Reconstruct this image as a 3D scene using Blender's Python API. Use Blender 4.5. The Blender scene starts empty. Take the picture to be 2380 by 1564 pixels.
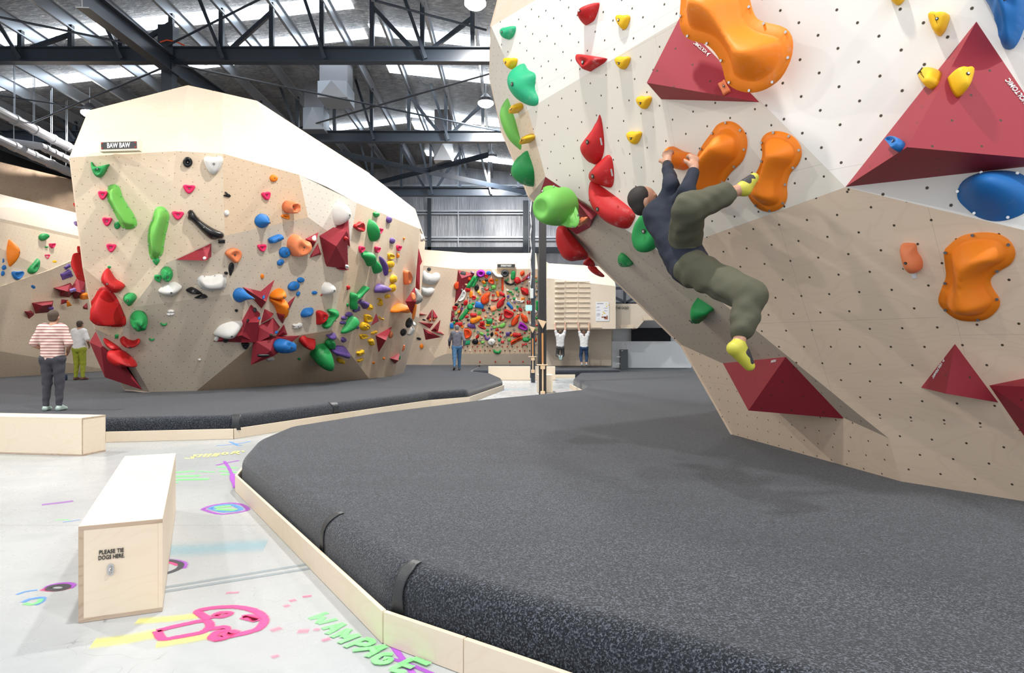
import bpy, math, random
import numpy as np
from mathutils import Vector, noise as mnoise
random.seed(7)
sc = bpy.context.scene
COL = sc.collection
F = 1600.0; CX = 1190.0; HY = 805.0; CH = 1.3; MZ = 0.33
# ---------------- camera, world, exposure ----------------
cam = bpy.data.cameras.new('camera'); cam.sensor_width = 36; cam.lens = F/2380*36
cam.shift_y = (HY-782)/2380; cam.clip_end = 200; cam.clip_start = .05
co = bpy.data.objects.new('camera', cam); COL.objects.link(co)
co.location = (0, 0, CH); co.rotation_euler = (math.pi/2, 0, 0); sc.camera = co
sc.view_settings.view_transform = 'Standard'; sc.view_settings.look = 'None'
sc.view_settings.gamma = 1; sc.view_settings.use_curve_mapping = False
sc.view_settings.exposure = 0.08
sc.cycles.transparent_max_bounces = 32
w = bpy.data.worlds.new('world'); sc.world = w; w.use_nodes = True
w.node_tree.nodes['Background'].inputs[0].default_value = (.93, .96, 1, 1)
w.node_tree.nodes['Background'].inputs[1].default_value = 1.4
LAMP_W = 790      # one high bay lamp
LX = -.93
LAMPS = [(LX, 17.4, 10.0, 1), (LX, 24.4, 9.95, 1), (LX, 31.4, 9.9, 1), (-14.6, 23.8, 9.4, .5),
         (LX, 10.4, 10.0, 1.0), (LX, 3.4, 10.0, .8), (-11.5, 9.0, 9.8, 1.25), (-11.5, 2.5, 9.8, .6), (5.5, -1.5, 9.0, .6)]  # last one is unseen, added to light the right wall
# ---------------- helpers ----------------
def P(px, py, d): return Vector(((px-CX)/F*d, d, CH-(py-HY)/F*d))
def G(px, py, z=0.0):
    d = (CH-z)*F/(py-HY); return Vector(((px-CX)/F*d, d, z))
def tag(o, label=None, cat=None, group=None, kind=None):
    if label: o['label'] = label
    if cat: o['category'] = cat
    if group: o['group'] = group
    if kind: o['kind'] = kind
    return o
ORG = {}
def thing(name, label, cat, loc=(0, 0, 0), group=None):
    o = bpy.data.objects.new(name, None); COL.objects.link(o); o.location = loc; ORG[o.name] = Vector(loc)
    o.empty_display_size = .1
    return tag(o, label, cat, group)
def basis(n):
    n = n.normalized()
    u = Vector((0, 0, 1)).cross(n)
    if u.length < 1e-3: u = Vector((1, 0, 0))
    u.normalize(); return u, n.cross(u).normalized(), n
def mk(name, verts, faces, mat, parent=None, smooth=False, uv=True, bevel=0, auto=False):
    vs = [Vector(v) for v in verts]
    lo = Vector([min(v[i] for v in vs) for i in range(3)]); hi = Vector([max(v[i] for v in vs) for i in range(3)])
    org = Vector(((lo.x+hi.x)/2, (lo.y+hi.y)/2, lo.z))
    me = bpy.data.meshes.new(name)
    me.from_pydata([tuple(v-org) for v in vs], [], faces); me.update()
    if uv:
        ul = me.uv_layers.new(name='uv'); ox, oy = random.random()*3, random.random()*3
        for p in me.polygons:
            u, v, n = basis(p.normal)
            for li in p.loop_indices:
                c = vs[me.loops[li].vertex_index]
                ul.data[li].uv = (c.dot(u)+ox, c.dot(v)+oy)
    if smooth:
        me.polygons.foreach_set('use_smooth', [True]*len(me.polygons))
    for m in (mat if isinstance(mat, (list, tuple)) else [mat]): me.materials.append(m)
    o = bpy.data.objects.new(name, me); COL.objects.link(o)
    ORG[o.name] = org
    if parent is not None:
        o.parent = parent; o.location = org-ORG[parent.name]
    else: o.location = org
    if bevel:
        b = o.modifiers.new('bevel', 'BEVEL'); b.width = bevel; b.segments = 2; b.limit_method = 'ANGLE'
    return o
def boxg(c, s, rz=0, ax=None):
    """box centre c, size s; returns verts, faces"""
    cx, cy, cz = c; a, b, h = s[0]/2, s[1]/2, s[2]/2; cr, sr = math.cos(rz), math.sin(rz)
    vs = []
    for z in (-h, h):
        for x, y in ((-a, -b), (a, -b), (a, b), (-a, b)):
            if ax: q = Vector(c)+ax[0]*x+ax[1]*y+ax[2]*z; vs.append(q)
            else: vs.append(Vector((cx+x*cr-y*sr, cy+x*sr+y*cr, cz+z)))
    return vs, [(0, 3, 2, 1), (4, 5, 6, 7), (0, 1, 5, 4), (1, 2, 6, 5), (2, 3, 7, 6), (3, 0, 4, 7)]
def join(lst):
    V, Fc = [], []
    for v, f in lst:
        o = len(V); V += list(v); Fc += [tuple(i+o for i in q) for q in f]
    return V, Fc
def beamg(a, b, wd, ht, up=Vector((0, 0, 1))):
    a = Vector(a); b = Vector(b); d = (b-a); L = d.length; d.normalize()
    s = d.cross(up)
    if s.length < 1e-3: s = d.cross(Vector((0, 1, 0)))
    s.normalize(); t = s.cross(d).normalized()
    return boxg((a+b)/2, (L, wd, ht), ax=(d, s, t))
def ibeamg(a, b, wd, ht, th=.02):
    a = Vector(a); b = Vector(b); z = Vector((0, 0, 1)); k = Vector((0, 0, ht/2-th/2))
    d = (b-a).normalized(); s = d.cross(z).normalized(); k = s.cross(d).normalized()*(ht/2-th/2)
    return join([beamg(a+k, b+k, wd, th), beamg(a-k, b-k, wd, th), beamg(a, b, th, ht-2*th)])
def tubeg(pts, r, n=10, caps=True):
    pts = [Vector(p) for p in pts]; V = []; Fc = []
    for i, p in enumerate(pts):
        d = (pts[min(i+1, len(pts)-1)]-pts[max(i-1, 0)]).normalized()
        s = d.cross(Vector((0, 0, 1)))
        if s.length < 1e-2: s = Vector((1, 0, 0))
        s.normalize(); t = s.cross(d)
        rr = r[i] if isinstance(r, (list, tuple)) else r
        for k in range(n):
            a = 2*math.pi*k/n; V.append(p+s*math.cos(a)*rr+t*math.sin(a)*rr)
    for i in range(len(pts)-1):
        for k in range(n):
            Fc.append((i*n+k, i*n+(k+1) % n, (i+1)*n+(k+1) % n, (i+1)*n+k))
    if caps: Fc += [tuple(range(n-1, -1, -1)), tuple((len(pts)-1)*n+k for k in range(n))]
    return V, Fc
# ---------------- materials ----------------
MATS = {}
class N:
    def __init__(s, name):
        s.m = bpy.data.materials.new(name); s.m.use_nodes = True; s.t = s.m.node_tree; s.b = s.t.nodes['Principled BSDF']
    def n(s, typ, **k):
        q = s.t.nodes.new(typ)
        for a, v in k.items():
            if a.startswith('i_'): q.inputs[a[2:].replace('_', ' ')].default_value = v
            else: setattr(q, a, v)
        return q
    def l(s, a, b): s.t.links.new(a, b)
    def val(s, x, sock):
        if isinstance(x, (int, float)): sock.default_value = x
        else: s.l(x, sock)
    def math(s, op, a, b=0.0, c=None):
        q = s.t.nodes.new('ShaderNodeMath'); q.operation = op; s.val(a, q.inputs[0]); s.val(b, q.inputs[1])
        if c is not None: s.val(c, q.inputs[2])
        return q.outputs[0]
    def mix(s, f, a, b, mode='MIX'):
        q = s.t.nodes.new('ShaderNodeMix'); q.data_type = 'RGBA'; q.blend_type = mode
        s.val(f, q.inputs[0])
        for x, k in ((a, 6), (b, 7)):
            if isinstance(x, tuple): q.inputs[k].default_value = (*x[:3], 1)
            else: s.l(x, q.inputs[k])
        return q.outputs[2]
    def noise(s, vec, scale, detail=3, rough=.5, dist=0):
        q = s.n('ShaderNodeTexNoise'); q.inputs['Scale'].default_value = scale; q.inputs['Detail'].default_value = detail
        q.inputs['Roughness'].default_value = rough; q.inputs['Distortion'].default_value = dist
        if vec: s.l(vec, q.inputs['Vector'])
        return q.outputs[0]
    def ramp(s, f, a, b):
        q = s.t.nodes.new('ShaderNodeMapRange'); q.inputs[1].default_value = a; q.inputs[2].default_value = b; s.l(f, q.inputs[0])
        q.interpolation_type = 'SMOOTHSTEP'; return q.outputs[0]
    def bump(s, h, st, dist=.01):
        q = s.n('ShaderNodeBump'); q.inputs['Strength'].default_value = st; q.inputs['Distance'].default_value = dist
        s.l(h, q.inputs['Height']); s.l(q.outputs[0], s.b.inputs['Normal'])
    def uv(s): return s.n('ShaderNodeUVMap').outputs[0]
    def obj(s): return s.n('ShaderNodeTexCoord').outputs['Object']
    def scale(s, vec, v):
        q = s.n('ShaderNodeVectorMath', operation='MULTIPLY'); s.l(vec, q.inputs[0]); q.inputs[1].default_value = v; return q.outputs[0]
def plain(name, col, rough=.5, metal=0, var=.06, spec=.5, chalk=0, speck=0, bump=0):
    if name in MATS: return MATS[name]
    m = N(name); o = m.obj(); nz = m.noise(o, 3)
    c = m.mix(m.math('MULTIPLY', nz, var*2), tuple(col), tuple(x*.6 for x in col))
    if speck:
        sp = m.ramp(m.noise(o, 260, 1), .55, .7); c = m.mix(m.math('MULTIPLY', sp, speck), c, tuple(min(1, x*1.6+.08) for x in col))
    if chalk:
        ch = m.math('MULTIPLY', m.ramp(m.noise(o, 3.2, 6, .7), .57, .78), m.ramp(m.noise(o, 22, 4), .3, .75))
        c = m.mix(m.math('MULTIPLY', ch, chalk), c, (.78, .76, .76))
    m.l(c, m.b.inputs['Base Color']); m.b.inputs['Roughness'].default_value = rough; m.b.inputs['Metallic'].default_value = metal
    m.b.inputs['Specular IOR Level'].default_value = spec
    if bump: m.bump(m.noise(o, 180, 2), bump, .004)
    MATS[name] = m.m; return m.m
def panel_mat(name, base, dark, holes=True, grain=.5, rough=.5, seam=True, hp=(.21, .135), hr=.0068, spec=.35, hc=(.06, .045, .025)):
    if name in MATS: return MATS[name]
    m = N(name); uv = m.uv()
    g = m.noise(m.scale(uv, (.55, 1.5, 1)), 1.6, 2, .4, .5)
    ring = m.math('SINE', m.math('MULTIPLY', g, 120.0)); ring = m.ramp(ring, .55, 1)
    fine = m.noise(m.scale(uv, (3, 60, 1)), 3, 2)
    big = m.noise(uv, .9, 2)
    f = m.math('ADD', m.math('MULTIPLY', ring, .38*grain), m.math('MULTIPLY', m.math('SUBTRACT', fine, .35), .5*grain))
    f = m.math('ADD', f, m.math('MULTIPLY', m.ramp(big, .35, .7), .22))
    c = m.mix(f, tuple(base), tuple(dark))
    sep = m.n('ShaderNodeSeparateXYZ'); m.l(uv, sep.inputs[0]); u, v = sep.outputs[0], sep.outputs[1]
    if seam:
        su = m.math('ABSOLUTE', m.math('SUBTRACT', m.math('FRACT', m.math('DIVIDE', u, 2.44)), .5))
        sv = m.math('ABSOLUTE', m.math('SUBTRACT', m.math('FRACT', m.math('DIVIDE', v, 1.22)), .5))
        s1 = m.math('GREATER_THAN', su, .4995); s2 = m.math('GREATER_THAN', sv, .4988)
        c = m.mix(m.math('MULTIPLY', m.math('MAXIMUM', s1, s2), .35), c, tuple(x*.35 for x in dark))
    if holes:
        vr = m.math('DIVIDE', v, hp[1]); row = m.math('FLOOR', vr)
        off = m.math('MULTIPLY', m.math('FLOORED_MODULO', row, 2.0), .5)
        ur = m.math('ADD', m.math('DIVIDE', u, hp[0]), off)
        fu = m.math('MULTIPLY', m.math('SUBTRACT', m.math('FRACT', ur), .5), hp[0])
        fv = m.math('MULTIPLY', m.math('SUBTRACT', m.math('FRACT', vr), .5), hp[1])
        d = m.math('SQRT', m.math('ADD', m.math('MULTIPLY', fu, fu), m.math('MULTIPLY', fv, fv)))
        c = m.mix(m.math('LESS_THAN', d, hr*1.25), c, tuple(x*.55 for x in dark))
        c = m.mix(m.math('LESS_THAN', d, hr), c, hc)
    m.l(c, m.b.inputs['Base Color']); m.b.inputs['Roughness'].default_value = rough; m.b.inputs['Specular IOR Level'].default_value = spec
    MATS[name] = m.m; return m.m
PLY = panel_mat('birch plywood drilled', (.76, .63, .48), (.62, .47, .32), hc=(.25, .17, .10))
PLYW = panel_mat('warm birch plywood drilled', (.72, .56, .40), (.58, .41, .26), hc=(.2, .13, .07))
PLYD = panel_mat('tan plywood drilled', (.80, .64, .49), (.67, .51, .37))
PLAIN_PLY = panel_mat('pale plywood without holes', (.74, .64, .52), (.61, .50, .38), holes=False)
CREAM = panel_mat('cream painted panel drilled', (.76, .72, .64), (.70, .65, .56), grain=.12)
WHITEP = panel_mat('white painted panel drilled', (.79, .765, .72), (.74, .71, .66), grain=.1, hp=(.232, .115), hr=.008)
BIRCH = panel_mat('bench birch plywood', (.78, .67, .53), (.66, .52, .38), holes=False, grain=.35, seam=False)
EDGE = panel_mat('plywood edge', (.52, .40, .30), (.38, .27, .19), holes=False, grain=1.2, seam=False)
BROWNPLY = panel_mat('brown plywood lining', (.38, .28, .20), (.27, .18, .11), holes=False, grain=1.0)
HC = {'green': (.02, .31, .08), 'light green': (.18, .54, .10), 'teal': (.02, .42, .2), 'pink': (.85, .025, .13), 'red': (.52, .012, .014),
      'maroon': (.23, .012, .022), 'orange': (.92, .24, .012), 'salmon': (.85, .25, .10), 'blue': (.015, .16, .48), 'yellow': (.86, .50, .01),
      'purple': (.13, .07, .28), 'white': (.72, .71, .68), 'black': (.012, .012, .014), 'grey': (.27, .27, .26), 'magenta': (.36, .02, .42),
      'vermilion': (.75, .07, .012), 'dark grey': (.05, .05, .055), 'lilac': (.3, .2, .5), 'wood': (.6, .42, .25)}
def hm(c, chalk=.6):
    if c == 'maroon': return VOLM
    return plain('%s polyurethane'%c, HC[c], rough=.3 if c == 'black' else .55, spec=.35, var=.08, chalk=chalk)
VOLM = panel_mat('maroon volume paint', (.31, .026, .042), (.25, .018, .032), holes=True, grain=.1, seam=False, hp=(.25, .15), hr=.006, rough=.6)
STEEL = plain('galvanised steel', (.50, .53, .57), .42, .7)
DARKST = plain('dark blue painted steel', (.022, .032, .048), .38, .0, spec=.6)
BLACKST = plain('black painted steel', (.018, .018, .02), .4)
SCREW = plain('zinc screw', (.55, .55, .56), .3, .9)
HOLE = plain('bolt recess', (.03, .025, .02), .7)
# ---------------- planes and panels ----------------
PL = {}
def setplane(name, pts):
    pts = [Vector(p) for p in pts]; c = sum(pts, Vector())/len(pts); n = Vector()
    for i in range(len(pts)):
        a, b = pts[i]-c, pts[(i+1) % len(pts)]-c; n += a.cross(b)
    n.normalize()
    if n.dot(Vector((0, 0, CH))-c) < 0: n = -n
    PL[name] = (c, n); return c, n
def on(face, px, py, h=0.0):
    c, n = PL[face]; r = Vector(((px-CX)/F, 1, -(py-HY)/F)); C = Vector((0, 0, CH))
    t = ((c+n*h-C).dot(n))/r.dot(n); return C+r*t
def solve(V, FC):
    names = list(V); ix = {k: i for i, k in enumerate(names)}; A = []; B = []
    for k in names:
        r = np.zeros(len(names)); wt = V[k][3] if len(V[k]) > 3 else 1.0; r[ix[k]] = wt; A.append(r); B.append(V[k][2]*wt)
    for f, vs in FC.items():
        if len(vs) < 4: continue
        M = np.array([[(V[k][0]-CX)/500, (V[k][1]-HY)/500, 1] for k in vs]); R = np.eye(len(vs))-M@np.linalg.pinv(M)
        for row in R:
            r = np.zeros(len(names))
            for j, k in enumerate(vs): r[ix[k]] += row[j]*400
            A.append(r); B.append(0)
    x = np.linalg.lstsq(np.array(A), np.array(B), rcond=None)[0]
    return {k: P(V[k][0], V[k][1], 1/x[ix[k]]) for k in names}
def slab(name, pts, mat, parent, th=.02, pname=None):
    pts = [Vector(p) for p in pts]
    c, n = setplane(pname or name, pts)
    q = Vector()
    for i in range(len(pts)): q += (pts[i]-c).cross(pts[(i+1) % len(pts)]-c)
    if q.dot(n) < 0: pts = pts[::-1]
    k = len(pts); vs = pts+[p-n*th for p in pts]
    fc = [tuple(range(k)), tuple(range(2*k-1, k-1, -1))]+[(i, i+k, (i+1) % k+k, (i+1) % k) for i in range(k)]
    return mk(name, vs, fc, mat, parent)
# ---------------- lamps ----------------
def emis(name, col, st):
    m = bpy.data.materials.new(name); m.use_nodes = True; b = m.node_tree.nodes['Principled BSDF']
    b.inputs['Base Color'].default_value = (*col, 1); b.inputs['Emission Color'].default_value = (*col, 1); b.inputs['Emission Strength'].default_value = st
    return m
LAMPG = emis('lamp lens glow', (1, .97, .9), 40)
LNAMES = ['high bay lamp hanging at the top edge of the picture beside the right climbing wall', 'high bay lamp glowing below the nearest truss, beside the green holds',
          'farthest high bay lamp of the centre row, under the middle truss', 'high bay lamp glowing beside the top left corner of the boulder']
for i, (x, y, z, f) in enumerate(LAMPS):
    L = bpy.data.lights.new('high_bay_light', 'AREA'); L.shape = 'DISK'; L.size = .45; L.energy = LAMP_W*f; L.color = (1, .965, .91)
    if i < 4:
        t = thing('high_bay_lamp', LNAMES[i], 'lamp', (x, y, z), 'high bay lamps under the roof')
        lo = bpy.data.objects.new('light', L); COL.objects.link(lo); lo.parent = t; lo.location = (0, 0, -.16)
        V, Fc = tubeg([(x, y, z), (x, y, z+.12), (x, y, z+.3)], [.24, .24, .07], 20); mk('housing', V, Fc, BLACKST, t)
        V, Fc = tubeg([(x, y, z-.13), (x, y, z-.06), (x, y, z-.002)], [.2, .27, .27], 20); mk('lens', V, Fc, LAMPG, t)
        zr = 11.4-.11*abs(x+4.6)
        V, Fc = tubeg([(x, y, z+.3), (x, y, zr-.05)], .008, 6); mk('hanging_cable', V, Fc, STEEL, t)
    else:
        lo = bpy.data.objects.new('high_bay_light', L); COL.objects.link(lo); lo.location = (x, y, z-.06)
# ---------------- building shell ----------------
def floor_mat():
    m = N('polished concrete'); o = m.obj()
    a = m.noise(o, .35, 5, .6); b = m.noise(o, 2.2, 6, .65, .4); c2 = m.noise(o, 14, 4, .7)
    c = m.mix(m.ramp(a, .3, .7), (.35, .375, .39), (.44, .465, .48))
    c = m.mix(m.math('MULTIPLY', m.ramp(b, .45, .75), .4), c, (.28, .305, .32))
    c = m.mix(m.math('MULTIPLY', m.ramp(c2, .6, .8), .25), c, (.57, .595, .605))
    st = m.noise(m.scale(o, (1, 1, 1)), .55, 3, .5, .8); c = m.mix(m.math('MULTIPLY', m.ramp(st, .6, .75), .35), c, (.30, .40, .44))
    # fine scratches
    sc1 = m.n('ShaderNodeTexVoronoi', feature='DISTANCE_TO_EDGE'); sc1.inputs['Scale'].default_value = 3.3
    dv = m.n('ShaderNodeVectorMath', operation='ADD'); nn = m.n('ShaderNodeTexNoise'); nn.inputs['Scale'].default_value = 2.0; m.l(o, nn.inputs['Vector']); m.l(o, dv.inputs[0]); m.l(nn.outputs[1], dv.inputs[1]); m.l(dv.outputs[0], sc1.inputs['Vector'])
    k = m.math('MULTIPLY', m.math('LESS_THAN', sc1.outputs[0], .0025), m.ramp(m.noise(o, 1.7, 2), .5, .6)); c = m.mix(m.math('MULTIPLY', k, .5), c, (.2, .2, .2))
    # saw-cut joints
    sep = m.n('ShaderNodeSeparateXYZ'); m.l(o, sep.inputs[0])
    jx = m.math('LESS_THAN', m.math('ABSOLUTE', m.math('SUBTRACT', m.math('FRACT', m.math('DIVIDE', sep.outputs[1], 4.4)), .5)), .0011)
    c = m.mix(m.math('MULTIPLY', jx, .5), c, (.18, .19, .2))
    m.l(c, m.b.inputs['Base Color']); m.l(m.ramp(b, .0, 1.2), m.b.inputs['Roughness'])
    rr = m.n('ShaderNodeMapRange'); rr.inputs[3].default_value = .16; rr.inputs[4].default_value = .42; m.l(b, rr.inputs[0]); m.l(rr.outputs[0], m.b.inputs['Roughness'])
    return m.m
def struct(name, V, Fc, mat, **k): return tag(mk(name, V, Fc, mat, **k), kind='structure')
BY = 38.0; WX = -16.3; XR = 15.0
V, Fc = boxg((-4, 16, -.05), (52, 56, .1)); struct('floor', V, Fc, floor_mat())
def foil():
    m = N('crinkled foil insulation'); o = m.obj()
    a = m.noise(m.scale(o, (1, .5, 1)), 1.3, 6, .7, 1.0); b = m.noise(m.scale(o, (.7, 2.6, 1)), 5, 5, .75, 1.2)
    c = m.mix(m.ramp(a, .3, .7), (.33, .295, .265), (.17, .16, .155))
    sep = m.n('ShaderNodeSeparateXYZ'); m.l(o, sep.inputs[0])
    g1 = m.math('LESS_THAN', m.math('FRACT', m.math('DIVIDE', sep.outputs[0], .30)), .05); g2 = m.math('LESS_THAN', m.math('FRACT', m.math('DIVIDE', sep.outputs[1], .15)), .08)
    c = m.mix(m.math('MULTIPLY', m.ramp(b, .48, .68), .85), c, (.62, .54, .47)); c = m.mix(m.math('MULTIPLY', m.ramp(b, .5, .3), .7), c, (.06, .06, .065)); c = m.mix(m.math('MULTIPLY', m.math('MAXIMUM', g1, g2), .5), c, (.12, .12, .12))  # crinkle highlights and crease shade mixed into the colour, then the scrim grid
    m.l(c, m.b.inputs['Base Color']); m.b.inputs['Metallic'].default_value = .9; m.b.inputs['Roughness'].default_value = .27
    m.bump(m.math('ADD', m.math('MULTIPLY', a, 1.4), m.math('MULTIPLY', b, .9)), 1.0, .3); return m.m
FOIL = foil()
RX = -4.6; RZ = 11.4; RS = .11
def rz(x): return RZ-RS*abs(x-RX)
Y0 = -2.0; XL = -27.0
V = [(XL, Y0, rz(XL)), (RX, Y0, RZ), (XR, Y0, rz(XR)), (XL, BY, rz(XL)), (RX, BY, RZ), (XR, BY, rz(XR))]
V += [(a, b, c+.08) for a, b, c in V]
struct('ceiling', V, [(0, 1, 4, 3), (1, 2, 5, 4), (9, 10, 7, 6), (10, 11, 8, 7), (0, 3, 9, 6), (2, 8, 11, 5)], FOIL)
SKY = emis('translucent skylight sheet in daylight', (.80, .90, 1.0), 5.0)
wn = 0
PX = [RX+.7+1.4*k for k in range(-16, 11)]
for x0, x1, ys in [(XL+.1, -9.0, [(19.75, 20.45), (22.7, 23.35)]), (-9.0, RX-.1, [(19.75, 20.5), (21.8, 22.5)]), (-9, RX-.1, [(30.3, 31.0)]),
                   (RX+.1, 8, [(21.5, 22.3), (24.3, 25.3), (29.2, 30.2), (30.8, 31.9), (35.4, 36.3)])]:
    for ya, yb in ys:
        wn += 1; z0, z1 = rz(x0)-.03, rz(x1)-.03; ym = ya+(yb-ya)*.62
        q = []
        for a, b in ((ya, ym), (ym+.07, yb)):
            q.append(([Vector((x0, a, z0)), Vector((x1, a, z1)), Vector((x1, b, z1)), Vector((x0, b, z0)), Vector((x0, a, z0+.02)), Vector((x1, a, z1+.02)), Vector((x1, b, z1+.02)), Vector((x0, b, z0+.02))],
                      [(0, 3, 2, 1), (4, 5, 6, 7), (0, 1, 5, 4), (1, 2, 6, 5), (2, 3, 7, 6), (3, 0, 4, 7)]))
        V, Fc = join(q); struct('window_%d' % wn, V, Fc, SKY)
def girt_wall():
    m = N('grey foil faced wall blanket'); o = m.obj(); c = m.mix(m.ramp(m.noise(m.scale(o, (1, 1, .15)), 3, 3), .3, .7), (.36, .37, .40), (.47, .48, .51))
    c = m.mix(m.math('MULTIPLY', m.ramp(m.noise(o, 1.2, 2), .4, .6), .25), c, (.30, .31, .34))
    m.l(c, m.b.inputs['Base Color']); m.b.inputs['Roughness'].default_value = .4; m.b.inputs['Metallic'].default_value = .25; m.bump(m.noise(m.scale(o, (3, 1, .3)), 4, 3), .4, .05); return m.m
V, Fc = boxg((-6, BY+.1, 5.8), (XR-XL+.6, .2, 11.8)); struct('wall_back', V, Fc, girt_wall())
V = [(WX-.2, 6, 0), (WX-.2, BY, 0), (WX-.2, BY, 8.6), (WX-.2, 20, 7.0), (WX-.2, 6, 6.4)]; V = V+[(a+.2, b, c_) for a, b, c_ in V]
struct('wall_left', V, [(0, 1, 2, 3, 4), (9, 8, 7, 6, 5)]+[(i, i+5, (i+1) % 5+5, (i+1) % 5) for i in range(5)], BROWNPLY)
struct('wall_far_left', *boxg((XL-.1, 24, 5), (.2, 30, 10)), plain('dark cladding', (.05, .055, .06), .6))
V, Fc = boxg((XR+.1, 26, 5), (.2, 26, 10)); struct('wall_right', V, Fc, girt_wall())
# purlins
for i, x in enumerate(PX):
    if i == 12: pass
    z = rz(x)-.04; h = .40
    V, Fc = join([boxg((x, (Y0+BY)/2, z-h/2), (.012, BY-Y0, h)), boxg((x+.035, (Y0+BY)/2, z-.008), (.07, BY-Y0, .012)), boxg((x+.035, (Y0+BY)/2, z-h+.006), (.07, BY-Y0, .012)), boxg((x+.07, (Y0+BY)/2, z-h+.02), (.006, BY-Y0, .03))])
    tag(mk('roof_purlin', V, Fc, STEEL), 'galvanised steel purlin running away under the foil lined roof', 'purlin', 'purlins under the foil lined roof')
# trusses
TR = [(19.2, 9.2, 'nearest dark steel roof truss, its wide bottom chord crossing above the boulder', XL+.2, 8),
      (26.0, 9.0, 'middle dark steel roof truss, seen between the boulder top and the right wall', XL+.2, 8),
      (33.0, 8.5, 'farthest dark steel roof truss, in front of the grey back wall', -11, 8)]
for ti, (y, zb, lab, xa, xb) in enumerate(TR):
    t = thing('roof_truss', lab, 'truss', ((xa+xb)/2, y, zb), 'steel roof trusses'); H = .42
    V, Fc = ibeamg((xa, y, zb+H/2), (xb, y, zb+H/2), .26, H, .03); mk('bottom_chord', V, Fc, DARKST, t)
    xs = [x for x in PX if xa < x < xb]; k0 = 1
    for k, x in enumerate(xs):
        zt = rz(x)-.3
        if zt < zb+H+.1: continue
        V, Fc = beamg((x, y, zb+H), (x, y, zt), .12, .13); mk('vertical', V, Fc, DARKST, t)
        if k % 2 == 0 and k+1 < len(xs):
            s = 1 if x > -6 and k % 4 == 0 else -1
            x2 = x+s*1.1
            if xa < x2 < xb: V, Fc = beamg((x, y, zt-.25), (x2, y, zb+H), .1, .11); mk('diagonal', V, Fc, DARKST, t)
        if k % 2 == 1: V, Fc = beamg((x-.55, y-.25, zt+.25), (x+.12, y-.18, zb+.05), .09, .09); mk('brace', V, Fc, DARKST, t)
    V, Fc = boxg((0, 0, 0), (1, 1, 1))
# columns and rafters
def one(name, geo, mat, label, cat, group=None, **k): return tag(mk(name, geo[0], geo[1], mat, **k), label, cat, group)
c1 = P(391, 150, 19.2)
t = thing('steel_column', 'dark steel column rising behind the peak of the boulder', 'column', (c1.x, 19.2, MZ))
mk('post', *boxg((c1.x, 19.25, 5.0), (.3, .3, 10)), DARKST, t); mk('cap', *boxg((c1.x-.02, 19.25, 9.75), (.42, .36, .95)), DARKST, t)
one('rafter', ibeamg(P(190, -8, 14.6), P(405, 158, 19.4), .28, .46), DARKST, 'big dark steel rafter running down to the column head at upper left', 'rafter')
one('rafter', ibeamg(P(405, 158, 19.4), P(640, 318, 26), .3, .5), DARKST, 'dark steel rafter running on behind the boulder peak from the column', 'rafter')
c2 = P(1222, 500, 33)
one('steel_column', boxg((c2.x*37.4/33, 37.4, 4.6), (.3, .3, 9.2)), DARKST, 'tall dark steel column against the back wall above the spray board', 'column')
for i, (px, y0, y1, wd) in enumerate([(998, 455, 590, .2)]):
    a = P(px, y1, 37.7); b = P(px, y0, 37.7); one('wall_post', beamg((a.x, 37.7, .1), (b.x, 37.7, 9.4), .2, .2), DARKST, 'slim dark post on the grey back wall beside the boulder', 'post')
one('wall_beam', beamg(P(960, 581, 37.7), P(2100, 581, 37.7), .2, .3), DARKST, 'dark steel rail low on the grey back wall above the climbing walls', 'beam')
for py in (431, 490, 551):
    for dz in (0, 7):
        z = CH-(py+dz-HY)/F*37.8
        struct('trim_%d' % (py+dz), *boxg((-.6, 37.85, z), (31, .15, .09 if dz == 0 else .05)), STEEL)
for px in (932, 1065): 
    a = P(px, 500, 37.8); one('wall_strut', beamg((a.x, 37.8, 5), (a.x, 37.8, 11.2), .05, .05), STEEL, 'thin galvanised strut on the back wall, %s' % ('left one, near the boulder crest' if px < 1000 else 'between the slim post and the tall column'), 'strut')
# bracing rods
for a, b, r, lab in [((0, 40, 18), (332, 108, 19), .03, 'thin bracing rod slanting down from the left edge to the column head'), ((388, 106, 19), (620, -10, 17), .03, 'thin bracing rod rising right from the column head'),
                  ((408, 150, 19.3), (1225, 318, 26), .03, 'long bracing rod falling right from the column to the middle truss'), ((688, 300, 26), (1150, 168, 21), .03, 'bracing rod rising right from the boulder slope toward the climbing wall'),
                  ((60, 292, 22), (372, 160, 19.4), .03, 'bracing rod rising to the column from the grey pipes'), ((0, 222, 21), (215, 255, 23), .02, 'thin cable running to the lamp by the boulder corner'),
                  ((872, 2, 17), (1130, 70, 19), .03, 'bracing rod at the top of the picture above the nearest chord'),
                  ((770, 352, 27), (1222, 447, 33), .1, 'flat dark brace falling right in front of the back wall'), ((868, 427, 33), (1135, 360, 27), .1, 'flat dark brace rising right in front of the back wall')]:
    one('bracing_rod' if r < .05 else 'flat_brace', tubeg([P(*a), P(*b)], r, 6) if r < .05 else beamg(P(*a), P(*b), .03, .22), DARKST, lab, 'brace', 'roof bracing')
one('cable', tubeg([P(372, 98, 19), P(388, 93, 19), P(410, 97, 19), P(430, 106, 19.1)], .02, 6), plain('orange cable', (.7, .08, .02)), 'orange cable looped over the column head', 'cable')
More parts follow.
